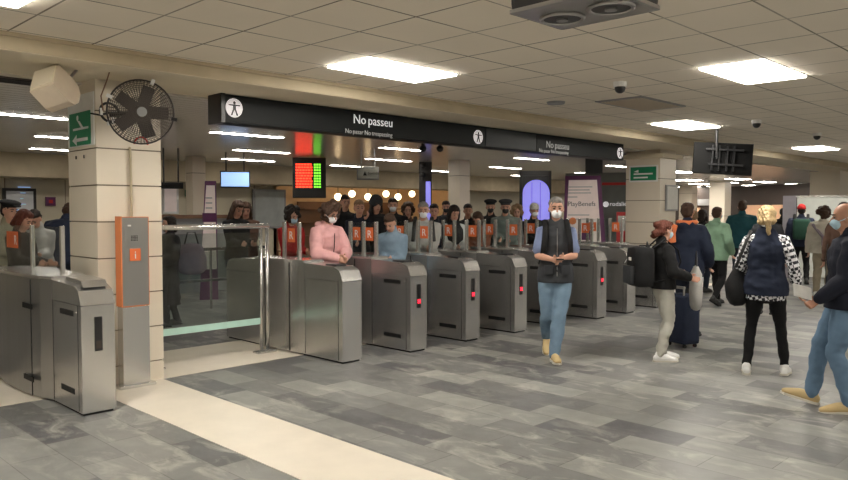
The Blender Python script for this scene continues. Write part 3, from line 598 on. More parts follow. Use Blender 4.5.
# white hoarding far right and dark shops
a = at_d(797, 19.5); b_ = at_d(862, 19.5); dv = (b_-a); t = thing('white_hoarding', 'white panel hoarding on the far right behind the two standing travellers', 'hoarding', a, math.atan2(dv.y, dv.x))
MB().box(0, dv.length, -.03, .03, .05, zpx(198.5, 19)).done('panel', mat('hoarding_white', (.62, .64, .6), .5), t); MB().box(-.06, dv.length, -.05, .05, zpx(198.5, 19), zpx(197, 19)).done('top_rail', 'steel', t); MB().box(-.3, -.02, -.06, .06, 0, zpx(197, 19)).done('end_panel', mat('mauve_panel', (.25, .23, .26), .5), t)
a = at_d(690, 38); b_ = at_d(815, 33); dv = b_-a; t = thing('dark_shopfront', 'dark brown shopfront at the far end of the hall', 'shopfront', a, math.atan2(dv.y, dv.x)); l = dv.length
MB().box(0, l, 0, .2, 0, 2.7).done('facade', 'brown', t)
MB().box(l*.48, l*.78, -.06, 0, .3, 1.85).done('lit_opening', mat('lit_counter', (.6, .36, .22), .6, emit=.35, ecol=(1, .55, .3)), t); MB().box(0, l*.1, -.06, 0, .3, 1.75).done('lit_opening', mat('lit_counter', (.6, .36, .22), .6), t); MB().box(l*.02, l*.2, -.08, 0, 1.85, 2.15).done('sign_board', 'grey', t)
# ================================================================== PEOPLE
from mathutils import noise as _n
def fold(c, f): return _n.noise(V((c.x*f, c.y*f, c.z*f*1.4)))+.5*_n.noise(V((c.x*f*2, c.y*f*2+5, c.z*f*3)))
def ik(a, c, l1, l2, pole):
    a, c = V(a), V(c); d = c-a; L = min(d.length, (l1+l2)*.999); d.normalize(); c = a+d*L
    x = (l1*l1-l2*l2+L*L)/(2*L); h = math.sqrt(max(0, l1*l1-x*x)); p = V(pole); p = p-d*p.dot(d); p.normalize()
    return a+d*x+p*h, c
def hand(b, w, d, thumb, side, curl=.35, k=1.0, spread=1.0):
    """palm, four jointed fingers and a thumb leaving the side of the palm"""
    d = V(d).normalized(); s = V(thumb); s = (s-d*s.dot(d)).normalized(); n = d.cross(s)*side; n.normalize()
    w = V(w); pe = w+d*.085*k
    b.tube([w-d*.01, w+d*.04*k, pe], [(.027*k, .017*k), (.038*k, .017*k), (.037*k, .014*k)], side=s, n=10)
    for i, (o, l) in enumerate(((.029, .068), (.0098, .078), (-.0098, .072), (-.029, .056))):
        p0 = pe-d*.02+s*o*k*spread; a1 = curl*.8+.06*i; q1 = pe+s*o*k*1.05*spread+(d*math.cos(a1*.4)+n*math.sin(a1*.4))*.006
        q2 = q1+(d*math.cos(a1)+n*math.sin(a1))*l*.5*k; a2 = a1+curl*1.5; q3 = q2+(d*math.cos(a2)+n*math.sin(a2))*l*.45*k
        b.tube([p0, q1, q2, q3], [.0098*k, .0098*k, .009*k, .0078*k], side=s, n=8)
    t0 = w+d*.022*k+s*.026*k; t1 = t0+(d*.6+s*.7+n*.25)*.036*k; t2 = t1+(d*.9+s*.1+n*.45)*.034*k
    b.tube([t0-s*.012, t1, t2], [.0135*k, .0115*k, .009*k], side=n, n=8)
def person(label, pos, face=0, h=1.72, top='black_cloth', top_kind='jacket', legs='dark_jeans', shoes='shoe_black', hair='short', hair_m='hair_dark', skin='skin', mask=None,
           arms=None, feet=None, lean=0, head=(0, 0), hat=None, w=1.0, near=False, coat_z=.86, leg_w=1.0, group=None, bulk=.018, thumbs=None, curl=(.5, .5), hood=False, coat_m=None, glasses=False, elbows=None, lens=None):
    pos = V(pos); dirc = V((pos.x, pos.y, 0)).normalized(); rgt = V((dirc.y, -dirc.x, 0)); a = R_(face); hv = -dirc*math.cos(a)+rgt*math.sin(a)
    rz = math.atan2(hv.y, hv.x)-math.pi/2
    t = thing('person', label, 'person', (pos.x, pos.y, 0), rz, group); s = h/1.75; XF = Matrix.Scale(s, 4)
    vox = .0075 if near else .014; vc = .011 if near else .017
    LP = Matrix.Translation((0, 0, .95)) @ Euler((R_(-lean), 0, 0)).to_matrix().to_4x4() @ Matrix.Translation((0, 0, -.95))
    def T(p): return LP @ V(p)
    hp = Matrix.Translation((0, 0, 1.52)) @ Euler((R_(-head[0]), 0, R_(head[1]))).to_matrix().to_4x4() @ Matrix.Translation((0, 0, -1.52))
    HM = LP @ hp; hr = HM.to_3x3().to_quaternion()
    def Hd(p): return HM @ V(p)
    sh = {-1: T((-.17*w, -.005, 1.405)), 1: T((.17*w, -.005, 1.405))}
    arms = arms or {}; wr = {-1: arms.get('L', (-.26, .04, .87)), 1: arms.get('R', (.26, .04, .87))}
    el = {}
    for k in (-1, 1):
        pole = (elbows or {}).get('L' if k < 0 else 'R', (k*.5, -1, -.35)); el[k], wr[k] = ik(sh[k], wr[k], .285, .25, pole)
    feet = feet or {}; ft = {-1: feet.get('L', (-.1, 0, 0, 0)), 1: feet.get('R', (.1, 0, 0, 0))}
    hip = {-1: V((-.088, 0, .93)), 1: V((.088, 0, .93))}; kn = {}; an = {}; fm = {}
    for k in (-1, 1):
        fx, fy, fz, pit = ft[k]
        m = Matrix.Translation((fx, fy, fz)) @ Euler((R_(pit), 0, R_(-k*6))).to_matrix().to_4x4(); fm[k] = m
        an[k] = m @ V((0, -.03, .085)); kn[k], an[k] = ik(hip[k], an[k], .44, .425, (k*.08, 1, 0))
    # body
    b = MB()
    b.tube([T((0, 0, .88)), T((0, 0, .98)), T((0, .005, 1.1)), T((0, 0, 1.24)), T((0, -.01, 1.36)), T((0, -.01, 1.44))], [(.15, .105), (.16*w, .115), (.135*w, .1), (.15*w, .112), (.15*w, .1), (.085*w, .065)])
    b.tube([T((0, -.015, 1.42)), Hd((0, .0, 1.56))], [(.06, .058), (.052, .055)])
    b.ell(Hd((0, -.005, 1.655)), (.075, .094, .095), hr); b.ell(Hd((0, .035, 1.59)), (.056, .06, .078), hr)
    b.tube([Hd((0, .088, 1.645)), Hd((0, .112, 1.612))], [.009, .014], n=8)
    for k in (-1, 1): b.ell(Hd((k*.077, -.002, 1.62)), (.011, .018, .03), hr)
    for k in (-1, 1):
        b.tube([T((k*.1*w, -.005, 1.41)), sh[k], (sh[k]*2+el[k])/3, el[k]], [.032, .041, .045, .038])
        b.tube([el[k], el[k].lerp(wr[k], .3), wr[k]], [.038, .039, .026])
        dd = wr[k]-el[k]; th = (thumbs or {}).get('L' if k < 0 else 'R', (-k*.3, 1, .25)); hand(b, wr[k], dd, th, k, curl[0 if k < 0 else 1], 1.0)
        ls = min(1, leg_w)*.93; b.tube([hip[k]+V((0, 0, .02)), hip[k].lerp(kn[k], .4), kn[k]], [.085, .078*ls, .053*ls]); sk = kn[k].lerp(an[k], .3)+V((0, -.012, 0))
        b.tube([kn[k], sk, an[k]], [.051*ls, .052*ls, .034])
        b.tube([fm[k] @ V((0, -.05, .04)), fm[k] @ V((0, .06, .035)), fm[k] @ V((0, .15, .025))], [(.03, .035), (.036, .03), (.035, .02)])
    iH = HM.inverted()
    def pick(c):
        q = iH @ (c); 
        if q.y > .075 and q.z < 1.585 and q.z > 1.568 and abs(q.x) < .026: return 1
        return 0
    # pick is evaluated before scaling
    body = b.blend('body', [skin, 'lip'], t, vox, 3 if near else 2, .5, XF, pick)
    if abs(face) < 125 or near:
        for k in (-1, 1):
            MB().ell(Hd((k*.031, .084, 1.642)), (.014, .009, .007), hr, 10).done('eye', 'eye', t, True, XF)
            MB().tube([Hd((k*.014, .092, 1.664)), Hd((k*.032, .091, 1.669)), Hd((k*.05, .078, 1.664))], [.0045, .005, .003], n=6).done('eyebrow', 'brow', t, True, XF)
    # trousers
    if legs:
        lw = leg_w; b = MB().tube([(0, 0, .86), T((0, 0, .96)), T((0, .003, 1.04))], [(.165, .12), (.172*w, .125), (.15*w, .112)])
        for k in (-1, 1):
            end = an[k]+(kn[k]-an[k]).normalized()*.0; b.tube([hip[k]+V((0, 0, .03)), hip[k].lerp(kn[k], .45), kn[k]], [.098, .09*(.5+.5*lw), .066*lw], n=14); b.tube([kn[k], kn[k].lerp(an[k], .35)+V((0, -.012, 0)), end], [.065*lw, .066*lw, .052*lw], n=14)
        def cr(c): # soft creases at knee and ankle
            n_ = fold(c, 8)*(.013 if near and leg_w > 1 else .008)*(1 if c.z < .6 else .7); return V((c.x+n_, c.y+n_, c.z))
        b.blend('trousers', legs, t, vc, 2, .5, XF, post=cr)
    # shoes
    for k in (-1, 1):
        m = fm[k]; b = MB().tube([(0, -.075, .045), (0, -.02, .052), (0, .06, .048), (0, .13, .036), (0, .175, .03)], [(.036, .04), (.04, .048), (.043, .045), (.046, .034), (.036, .024)])
        b.tube([(0, -.045, .05), (0, -.04, .095)], [.045, .045])
        def fl(c): return V((c.x, c.y, max(c.z, .012)))
        sho = b.blend('shoe', shoes, t, .009 if near else .014, 1, .5, XF @ m, post=fl)
        sl = MB().prism([(-.033, -.1), (-.042, -.04), (-.036, .03), (-.05, .1), (-.04, .17), (0, .205), (.04, .17), (.05, .1), (.036, .03), (.042, -.04), (.033, -.1), (0, -.118)], 0, .02, 'Z')
        sl.done('sole', 'sole_white' if shoes in ('shoe_white', 'shoe_tan') else 'rubber', sho, False, XF @ m)
    # top
    o = bulk; b = MB(); z0 = coat_z
    if z0 < .8: pts = [(0, 0, z0), (0, 0, .8), T((0, 0, .96))]; rad = [(.2*w, .16), (.185*w, .145), (.172*w, .13)]
    else: pts = [T((0, 0, z0)), T((0, 0, .97))]; rad = [(.172*w+o, .128+o), (.17*w+o, .124+o)]
    b.tube([*pts, T((0, .004, 1.1)), T((0, 0, 1.24)), T((0, -.01, 1.36)), T((0, -.012, 1.44)), T((0, -.012, 1.475))], [*rad, (.145*w+o, .108+o), (.158*w+o, .118+o), (.168*w+o, .114+o), (.115*w+o, .085+o), (.07, .068)], n=20)
    sl_end = {'tee': .55, 'vest': 0}.get(top_kind, 1)
    for k in (-1, 1):
        if sl_end >= 1:
            b.tube([T((k*.08*w, -.005, 1.425)), sh[k], (sh[k]*2+el[k])/3, el[k]], [.04+o*.6, .048+o*.75, .05+o, .044+o], n=14); b.tube([el[k], el[k].lerp(wr[k], .4), wr[k].lerp(el[k], .04)], [.044+o, .042+o, .03+o], n=14)
        elif sl_end > 0: b.tube([T((k*.1*w, -.005, 1.415)), sh[k], sh[k].lerp(el[k], .75)], [.042+o*.6, .048+o*.8, .056+o], n=14)
        else: b.ball(T((k*.145*w, -.005, 1.405)), .05+o)
    if top_kind in ('jacket', 'coat', 'hoodie'): b.tube([T((0, -.02, 1.43)), T((0, -.015, 1.515))], [(.085, .08), (.072, .07)])
    if hood or top_kind == 'hoodie': b.tube([T((-.09, -.02, 1.44)), T((-.07, -.1, 1.47)), T((0, -.13, 1.46)), T((.07, -.1, 1.47)), T((.09, -.02, 1.44)), T((.04, .07, 1.42))], [.035, .045, .05, .045, .035, .02])
    def cr2(c):
        n_ = fold(c, 7)*(.017 if near else .014); return V((c.x+n_*.6, c.y+n_, max(c.z, z0-.01)))
    tp = b.blend('jacket' if top_kind in ('jacket', 'coat', 'hoodie') else ('shirt' if top_kind != 'vest' else 'shirt'), top, t, vc, 2, .5, XF, post=cr2)
    if top_kind in ('jacket', 'hoodie') and near:
        MB().tube([T((0, .125+o, .92)), T((0, .118+o, 1.1)), T((0, .126+o, 1.24)), T((0, .112+o, 1.4))], [(.006, .004)]*4, n=6).done('zip', 'black', tp, False, XF)
    if coat_m:     # sleeveless outer layer
        z0 = .85; b = MB(); b.tube([T((0, 0, .84)), T((0, 0, .97)), T((0, .004, 1.1)), T((0, 0, 1.24)), T((0, -.01, 1.36)), T((0, -.012, 1.45))], [(.2*w+o, .146+o), (.198*w+o, .142+o), (.16*w+o, .122+o), (.17*w+o, .13+o), (.166*w+o, .124+o), (.105*w+o, .088+o)], n=20)
        b.tube([T((0, -.02, 1.43)), T((0, -.015, 1.51))], [(.088, .083), (.075, .072)]); vs = b.blend('vest', coat_m, t, vc, 2, .5, XF, post=cr2)
        if near and abs(face) < 90:
            MB().tube([T((0, .142+o, .88)), T((0, .128+o, 1.1)), T((0, .136+o, 1.24)), T((0, .12+o, 1.42))], [(.003, .003)]*4, n=6).done('zip', 'steel_dark', vs, False, XF)
            for k in (-1, 1): MB().box(k*.09-.045, k*.09+.045, .125+o, .142+o, .93, 1.03, .006).done('pocket', coat_m, vs, False, XF)
    # hair
    hm = M.get(hair_m) or hair_m
    if hair != 'bald':
        b = MB(); 
        if hair == 'short': b.ell(Hd((0, -.022, 1.68)), (.081, .094, .084), hr).ell(Hd((0, -.045, 1.63)), (.078, .068, .08), hr).ell(Hd((0, .03, 1.722)), (.06, .055, .032), hr)
        elif hair == 'thin': b.ell(Hd((0, -.03, 1.675)), (.079, .085, .078), hr).ell(Hd((0, -.045, 1.625)), (.079, .06, .07), hr)
        elif hair == 'curly':
            random.seed(int(h*1000))
            for i in range(46):
                u = random.uniform(-1, 1); th = random.uniform(0, 2*math.pi); rr = math.sqrt(1-u*u); q = V((rr*math.cos(th)*.108, rr*math.sin(th)*.115-.025, u*.12+1.655))
                if q.y > .045 and q.z < 1.7: continue
                b.ell(Hd(q), (.036, .036, .036), hr, 8)
            b.ell(Hd((0, -.03, 1.67)), (.1, .1, .105), hr)
        elif hair in ('bob', 'long', 'tail', 'bun'):
            b.ell(Hd((0, -.025, 1.68)), (.088, .1, .088), hr).ell(Hd((0, .025, 1.725)), (.066, .062, .034), hr)
            z_ = {'bob': 1.53, 'long': 1.34, 'tail': 1.6, 'bun': 1.6}[hair]
            b.tube([Hd((0, -.05, 1.66)), Hd((0, -.07, 1.58)), Hd((0, -.095, z_))], [(.088, .07), (.088, .055), (.085 if hair == 'long' else .075, .04)])
            if hair in ('bob', 'long'):
                for k in (-1, 1): b.tube([Hd((k*.065, -.0, 1.68)), Hd((k*.078, .005, 1.6)), Hd((k*.085, .02, z_))], [(.03, .035), (.026, .035), (.028, .03)])
            if hair == 'tail': b.ball(Hd((0, -.12, 1.66)), .032).tube([Hd((0, -.12, 1.66)), Hd((.01, -.16, 1.6)), Hd((.02, -.13, 1.46))], [.03, .036, .016])
            if hair == 'bun': b.ball(Hd((0, -.115, 1.69)), .048).ball(Hd((.02, -.13, 1.58)), .05).ball(Hd((-.03, -.12, 1.55)), .04)
        def hn(c): n_ = .004*math.sin(c.x*160+c.z*90)+.003*math.sin(c.y*210); return V((c.x+n_, c.y+n_, c.z))
        b.blend('hair', hm, t, .009 if near else .014, 2, .4, XF, post=hn)
    if mask:
        b = MB().ell(Hd((0, .058, 1.585)), (.056, .052, .052), hr, 18); b.ell(Hd((0, .088, 1.597)), (.03, .035, .034), hr, 14)
        mk = b.blend('face_mask', mask, t, .008, 2, .5, XF)
        for k in (-1, 1): MB().tube([Hd((k*.05, .08, 1.6)), Hd((k*.074, .03, 1.615)), Hd((k*.085, -.005, 1.63))], [.003]*3, n=6).done('ear_loop', mask, mk, True, XF)
    if glasses:
        b = MB()
        for k in (-1, 1): b.ring(Hd((k*.033, .1, 1.643)), .022, .0025, axis=HM.to_3x3() @ V((0, 1, 0)), n=18, m=5); b.tube([Hd((k*.055, .098, 1.647)), Hd((k*.08, 0, 1.64))], [.0025]*2, n=5)
        b.tube([Hd((-.012, .104, 1.645)), Hd((.012, .104, 1.645))], [.0025]*2, n=5).done('glasses', 'black', t, True, XF)
    if hat:
        kind, hm_ = hat; b = MB()
        if kind == 'beanie': b.ell(Hd((0, -.015, 1.7)), (.09, .105, .085), hr); b.tube([Hd((0, -.015, 1.665)), Hd((0, -.015, 1.69))], [(.093, .107), (.093, .107)], round_ends=False)
        elif kind == 'cap': b.ell(Hd((0, -.015, 1.705)), (.092, .108, .07), hr); b.ell(Hd((0, .1, 1.69)), (.07, .075, .012), hr)
        elif kind == 'flat': b.ell(Hd((0, .0, 1.735)), (.12, .135, .04), hr); b.ell(Hd((0, -.01, 1.71)), (.088, .1, .06), hr); b.ell(Hd((0, .1, 1.71)), (.07, .06, .012), hr)
        elif kind == 'helmet': b.ell(Hd((0, -.03, 1.68)), (.112, .125, .115), hr); b.tube([Hd((0, -.08, 1.6)), Hd((0, -.08, 1.5))], [(.08, .05), (.1, .06)])
        b.blend('hat', hm_, t, .01, 1, .5, XF)
    t['_'] = 0; del t['_']
    W = Matrix.Translation(t.location) @ Euler((0, 0, rz)).to_matrix().to_4x4() @ XF
    return t, W, dict(wr=wr, el=el, sh=sh, T=T, Hd=Hd, kn=kn, an=an, s=s, hv=hv)
def child_at(name, label, cat, W, group=None):
    t = thing(name, label, cat, (0, 0, 0), 0, group); t.matrix_world = W; return t
C = {}
for n, c in dict(navy=(.018, .024, .045), dark_navy=(.012, .014, .024), black_cloth=(.012, .012, .013), charcoal=(.035, .037, .042), pink=(.66, .36, .36), red_cloth=(.35, .02, .02), teal=(.02, .085, .105), sage=(.2, .32, .22), beige_cloth=(.55, .48, .4), cream_cloth=(.6, .56, .48),
                 grey_cloth=(.2, .2, .2), light_grey=(.45, .44, .42), dark_green=(.02, .06, .04), orange_cloth=(.7, .2, .08), blue_shirt=(.18, .22, .36), jeans=(.11, .18, .27), light_jeans=(.16, .24, .33), dark_jeans=(.02, .025, .04), khaki=(.35, .3, .22), brown_cloth=(.09, .05, .035), rust=(.22, .07, .03), black_leg=(.008, .008, .009),
                 pale_leg=(.44, .43, .38), pale_blue=(.2, .28, .36), grey_green=(.16, .19, .17), white_cloth=(.7, .69, .67), camo=(.3, .28, .2), dark_coat=(.03, .026, .028), mauve=(.24, .2, .24)).items(): M[n] = cloth(n, c)
for n, c in dict(hair_dark=(.018, .012, .009), hair_brown=(.06, .032, .02), hair_red=(.11, .03, .018), hair_blonde=(.5, .36, .19), hair_grey=(.2, .19, .18), hair_white=(.55, .54, .5), hair_fair=(.25, .16, .09)).items(): M[n] = mat(n, c, .6, 0, .35, 40, .8, 90, spec=.3)
M['shoe_white'] = mat('white_trainer', (.75, .75, .74), .5); M['shoe_tan'] = mat('tan_suede', (.5, .38, .19), .8); M['shoe_black'] = mat('black_shoe', (.02, .02, .02), .5); M['sole_white'] = mat('pale_sole', (.6, .57, .5), .6)
M['plaid'] = plaid_mat()
# --- the five people in front -------------------------------------------------
P = on_z(555, 359); man, W, J = person('grey-haired man in dark vest and white mask walking towards the viewer with a phone', P, 6, 1.74, top='blue_shirt', top_kind='tee', coat_m='charcoal', legs='light_jeans', shoes='shoe_tan', hair='short', hair_m='hair_grey', mask='mask', near=True, leg_w=1.15, w=.94, bulk=.008,
    arms=dict(L=(-.055, .26, 1.12), R=(.06, .25, 1.1)), thumbs=dict(L=(0, .2, 1), R=(0, .2, 1)), curl=(.55, .7), feet=dict(L=(.02, .16, .0, 2), R=(.06, -.34, .12, -40)), head=(6, 0), elbows=dict(L=(-.6, -.7, -.5), R=(.6, -.7, -.5)))
ph = child_at('phone', 'black phone held by the grey-haired man in the vest', 'phone', W)
MB().box(-.038, .038, .355, .43, 1.105, 1.118, .004).done('case', 'black', ph); MB().box(-.034, .034, .36, .426, 1.118, 1.119).done('screen', mat('phone_glass', (.05, .06, .08), .15), ph)
bp = child_at('backpack', 'black backpack worn by the man in the vest, its straps over his shoulders', 'backpack', W)
MB().box(-.15, .15, -.3, -.15, .98, 1.44, .05).done('pack_body', 'black_cloth', bp, True)
for k in (-1, 1): MB().tube([(k*.1, -.16, 1.42), (k*.115, -.03, 1.51), (k*.12, .1, 1.42), (k*.135, .15, 1.28), (k*.15, .09, 1.1), (k*.15, -.14, 1.02)], [(.03, .008)]*6, side=(1, 0, 0), n=8).done('shoulder_strap', 'black_cloth', bp, True)
P = on_z(662, 360); girl, W, J = person('auburn-haired woman in black jacket and pale trousers standing with a black backpack', P, 112, 1.49, top='black_cloth', legs='pale_leg', shoes='shoe_white', hair='bun', hair_m='hair_red', near=True, leg_w=1.05, w=1.0, bulk=.03,
    arms=dict(L=(-.16, .26, 1.08), R=(.16, .26, 1.06)), feet=dict(L=(-.09, .07, 0, 0), R=(.1, -.04, 0, 0)), head=(8, 8), mask='mask_blue', coat_z=.92)
bp = child_at('backpack', 'large black backpack on the back of the auburn-haired woman', 'backpack', W)
MB().box(-.19, .19, -.42, -.165, .93, 1.43, .09).done('pack_body', 'black_cloth', bp, True); MB().box(-.14, .14, -.475, -.41, .97, 1.2, .03).done('front_pocket', 'charcoal', bp, True)
MB().tube([(-.04, -.2, 1.43), (0, -.21, 1.49), (.04, -.2, 1.43)], [.008]*3, n=8).done('top_handle', 'black', bp, True); MB().box(-.03, .03, -.435, -.418, 1.26, 1.3, .004).done('white_badge', 'white', bp)
MB().tube([(-.15, -.44, 1.22), (-.18, -.36, 1.34), (-.12, -.33, 1.42)], [.003]*3, n=6).done('pale_piping', 'white', bp); MB().tube([(-.12, -.475, 1.2), (.12, -.475, 1.2)], [.004]*2, n=6).done('zip', 'steel', bp)
for k in (-1, 1): MB().tube([(k*.1, -.18, 1.4), (k*.125, -.03, 1.53), (k*.13, .13, 1.4), (k*.15, .16, 1.25), (k*.165, .06, 1.05), (k*.16, -.18, 1.0)], [(.028, .008)]*6, n=8).done('shoulder_strap', 'black_cloth', bp, True)
P = on_z(764, 375); plaid, W, J = person('blonde woman in plaid shirt and navy quilted vest walking away', P, 176, 1.64, top='plaid', coat_m='dark_navy2' if 0 else 'charcoal_navy' if 0 else 'navy', legs='black_leg', shoes='shoe_white', hair='tail', hair_m='hair_blonde', near=True, leg_w=.84, bulk=.016,
    arms=dict(L=(-.2, .2, 1.0), R=(.3, .06, .9)), feet=dict(L=(-.17, .0, 0, 0), R=(.19, .12, .0, -4)), head=(4, 4), coat_z=.8)
bg = child_at('shoulder_bag', 'black shoulder bag on the left side of the blonde woman in plaid', 'bag', W)
MB().tube([(-.27, .0, .8), (-.29, .02, .93), (-.26, .03, 1.1)], [(.15, .1), (.16, .1), (.07, .05)], side=(.3, 1, 0), n=18).done('bag_body', 'black_cloth', bg, True)
MB().tube([(-.3, .1, 1.12), (-.2, .1, 1.4), (-.15, .0, 1.5), (-.17, -.12, 1.42), (-.28, -.08, 1.12)], [(.016, .006)]*5, n=8).done('bag_strap', 'black', bg, True)
P = on_z(843, 410); rman, W, J = person('bald man in navy jacket and blue jeans striding in from the right edge', P, -82, 1.66, top='dark_navy', legs='jeans', shoes='shoe_tan', hair='bald', skin='skin2', mask='mask_blue', near=True, leg_w=1.1, w=1.12, bulk=.03,
    arms=dict(L=(-.17, .21, .96), R=(.2, -.05, .9)), thumbs=dict(L=(.3, 0, 1)), curl=(.9, .5), feet=dict(L=(-.12, .0, .0, -4), R=(.1, .28, .03, 14)), head=(8, 0), coat_z=.88)
pp = child_at('paper_sheets', 'folded white papers in the hand of the man at the right edge', 'paper', W)
mx = Matrix.Translation((-.19, .31, 1.0)) @ Euler((R_(40), R_(-70), R_(8))).to_matrix().to_4x4()
MB().box(-.05, .05, -.06, .16, -.004, .0, mat4=mx).done('lower_sheet', 'white', pp); MB().box(-.045, .055, -.05, .165, .003, .006, mat4=mx).done('upper_sheet', 'white_cloth', pp)
P = on_z(686, 336); nman, W, J = person('man in dark navy coat with orange scarf standing behind the auburn-haired woman', P, 165, 1.70, top='navy', legs='dark_jeans', hair='short', hair_m='hair_brown', near=False, w=1.1, bulk=.03, coat_z=.8, hood=True,
    arms=dict(L=(-.27, .12, .92), R=(.26, .1, .95)), feet=dict(L=(-.1, .1, 0, 0), R=(.1, .0, 0, 0)))
sc = child_at('scarf', 'orange scarf around the shoulders of the man in the navy coat', 'scarf', W)
MB().tube([(-.1, -.05, 1.5), (-.06, -.12, 1.5), (.05, -.13, 1.49), (.11, -.03, 1.5), (.04, .09, 1.48), (-.07, .08, 1.49), (-.11, -.04, 1.5)], [.03]*7, n=10).tube([(-.14, -.12, 1.46), (-.16, -.15, 1.36), (-.15, -.155, 1.24)], [(.05, .012)]*3, n=10).done('scarf_cloth', 'orange_cloth', sc, True)
P2 = on_z(682, 346); t = thing('suitcase', 'dark blue suitcase standing behind the legs of the auburn-haired woman', 'suitcase', (P2.x, P2.y, 0), R_(70))
MB().box(-.16, .16, -.12, .12, .04, .62, .04).done('shell', 'navy', t, True); b = MB()
for k in (-1, 1): b.box(k*.12-.006, k*.12+.006, .09, .11, .6, .7)
b.box(-.13, .13, .085, .115, .69, .72, .004).done('pull_handle', 'steel_dark', t)
for sx_ in (-1, 1):
    for sy_ in (-1, 1): MB().cyl((sx_*.12-.012, sy_*.08, .022), (sx_*.12+.012, sy_*.08, .022), .022).done('wheel', 'rubber', t)
for k in range(-2, 3): MB().box(k*.05-.004, k*.05+.004, -.126, -.118, .1, .56).done('rib', 'black', t)
P2 = at_d(697, 8.7); t = thing('grey_bag', 'limp grey bag beside the man in the navy coat, above the suitcase', 'bag', (P2.x, P2.y, 0), .6)
MB().tube([(0, 0, .55), (0, 0, .7), (0, 0, .9), (0, 0, .96)], [(.13, .06), (.14, .07), (.13, .06), (.12, .03)], n=16).done('bag_body', 'light_grey', t, True); MB().tube([(-.06, 0, .95), (0, 0, 1.15), (.06, 0, .95)], [.008]*3, n=8).done('bag_handle', 'black', t, True)
# --- right-hand middle distance ----------------------------------------------
P = on_z(716, 305); person('woman in sage green hooded jacket walking away beyond the suitcase', P, 150, 1.66, top='sage', legs='black_leg', hair='short', hair_m='hair_brown', hood=True, coat_z=.82, bulk=.035, feet=dict(L=(-.1, .25, .0, 0), R=(.1, -.25, .07, -25)), arms=dict(L=(-.2, .25, 1.0), R=(.25, .05, .95)), mask='mask_blue')
P = on_z(741, 291); person('man in dark teal jacket seen from behind, between the green jacket and the blonde woman', P, 178, 1.8, top='teal', legs='dark_jeans', hair='short', hair_m='hair_brown', w=1.15, bulk=.045, coat_z=.85)
P = on_z(800, 284); _, W, J = person('person in red knitted hat and navy jacket walking away near the white hoarding', P, 182, 1.72, top='navy', legs='black_leg', hair='short', hat=('beanie', 'red_cloth'), w=1.1, bulk=.05, coat_z=.85, feet=dict(L=(-.13, .18, 0, 0), R=(.12, -.15, .03, -15)))
bp = child_at('backpack', 'dark green backpack on the person in the red hat', 'backpack', W); MB().box(-.17, .17, -.36, -.17, 1.0, 1.45, .06).done('pack_body', 'dark_green', bp, True)
for k in (-1, 1): MB().tube([(k*.11, -.18, 1.4), (k*.13, -.03, 1.55), (k*.14, .15, 1.4), (k*.16, .16, 1.2)], [(.028, .008)]*4, n=8).done('shoulder_strap', 'black', bp, True)
P = on_z(822, 296); _, W, J = person('traveller in pale padded jacket and beige trousers beside the white hoarding', P, 168, 1.66, top='cream_cloth', legs='khaki', hair='curly', hair_m='hair_brown', w=1.1, bulk=.05, coat_z=.86, leg_w=1.2, shoes='shoe_white', feet=dict(L=(-.13, .12, 0, 0), R=(.12, -.12, .03, -15)))
bg = child_at('sling_bag', 'purple-striped sling bag across the pale padded jacket', 'bag', W)
MB().tube([(-.17, -.1, 1.42), (-.02, -.2, 1.25), (.15, -.17, 1.02)], [(.03, .01)]*3, n=8).done('bag_strap', 'mauve', bg, True); MB().box(.02, .24, -.27, -.2, 1.0, 1.2, .03).done('bag_body', 'mauve', bg, True)
P = at_d(768, 12.6); person('tall person in dark cap just beyond the blonde woman, near the lit counter', P, 172, 1.68, top='charcoal', legs='dark_jeans', hair='short', hat=('cap', 'black_cloth'))
P = at_d(703, 15.5); person('dark-haired person far off between the navy coat and the green jacket', P, 150, 1.62, top='black_cloth', legs='dark_jeans', hair='bob', hair_m='hair_dark')
P = at_d(783, 21); person('small dark figure far off left of the red knitted hat', P, 175, 1.66, top='black_cloth', legs='black_leg', hair='short')
P = at_d(694, 15.2); person('person with light bag far off, just right of the far gate column', P, 190, 1.6, top='light_grey', legs='dark_jeans', hair='short', hair_m='hair_fair')
P = at_d(844, 12.5); person('person in brown jacket behind the bald man at the right edge', P, 170, 1.72, top='brown_cloth', legs='dark_jeans', hair='short')
# --- crowd beyond the gates ---------------------------------------------------
hold = dict(L=(-.07, .3, 1.1), R=(.09, .3, 1.1))
P = at_d(324, 8.75); person('woman with curly brown hair in a pink hoodie, masked, hands on the plain gate', P, 38, 1.70, top='pink', top_kind='hoodie', legs='dark_jeans', hair='curly', hair_m='hair_brown', mask='mask', near=True, lean=8, head=(18, 0), bulk=.03, coat_z=.84,
    arms=dict(L=(-.02, .36, 1.1), R=(.1, .36, 1.09)), thumbs=dict(L=(.3, .2, 1), R=(-.3, .2, 1)), glasses=True, elbows=dict(L=(-1, -.5, -.5), R=(1, -.6, -.6)))
GX = [2.3, 4.96, 5.88, 6.84, 7.76, 8.67, 9.6, 10.44, 11.4]; PLACED = []
def clear(p):
    for g in GX:
        if abs(p.x-g) < .37 and 5.5 < p.y < 8.55: return False
    for s_ in (5.0, 9.0, 12.8):
        if s_-.1 < p.x < s_+3.1 and abs(p.y-{5.0: 10.9, 9.0: 10.6, 12.8: 9.8}[s_]) < .35: return False
    return all((p-q).length > .66 for q in PLACED)
def snap(px_, d):
    for k in range(0, 90):
        for s_ in (1, -.35):
            q = at_d(px_, d+s_*k*.05)
            if clear(q): PLACED.append(q); return q, d+s_*k*.05
    return at_d(px_, d), d
PLACED.append(at_d(324, 8.75))
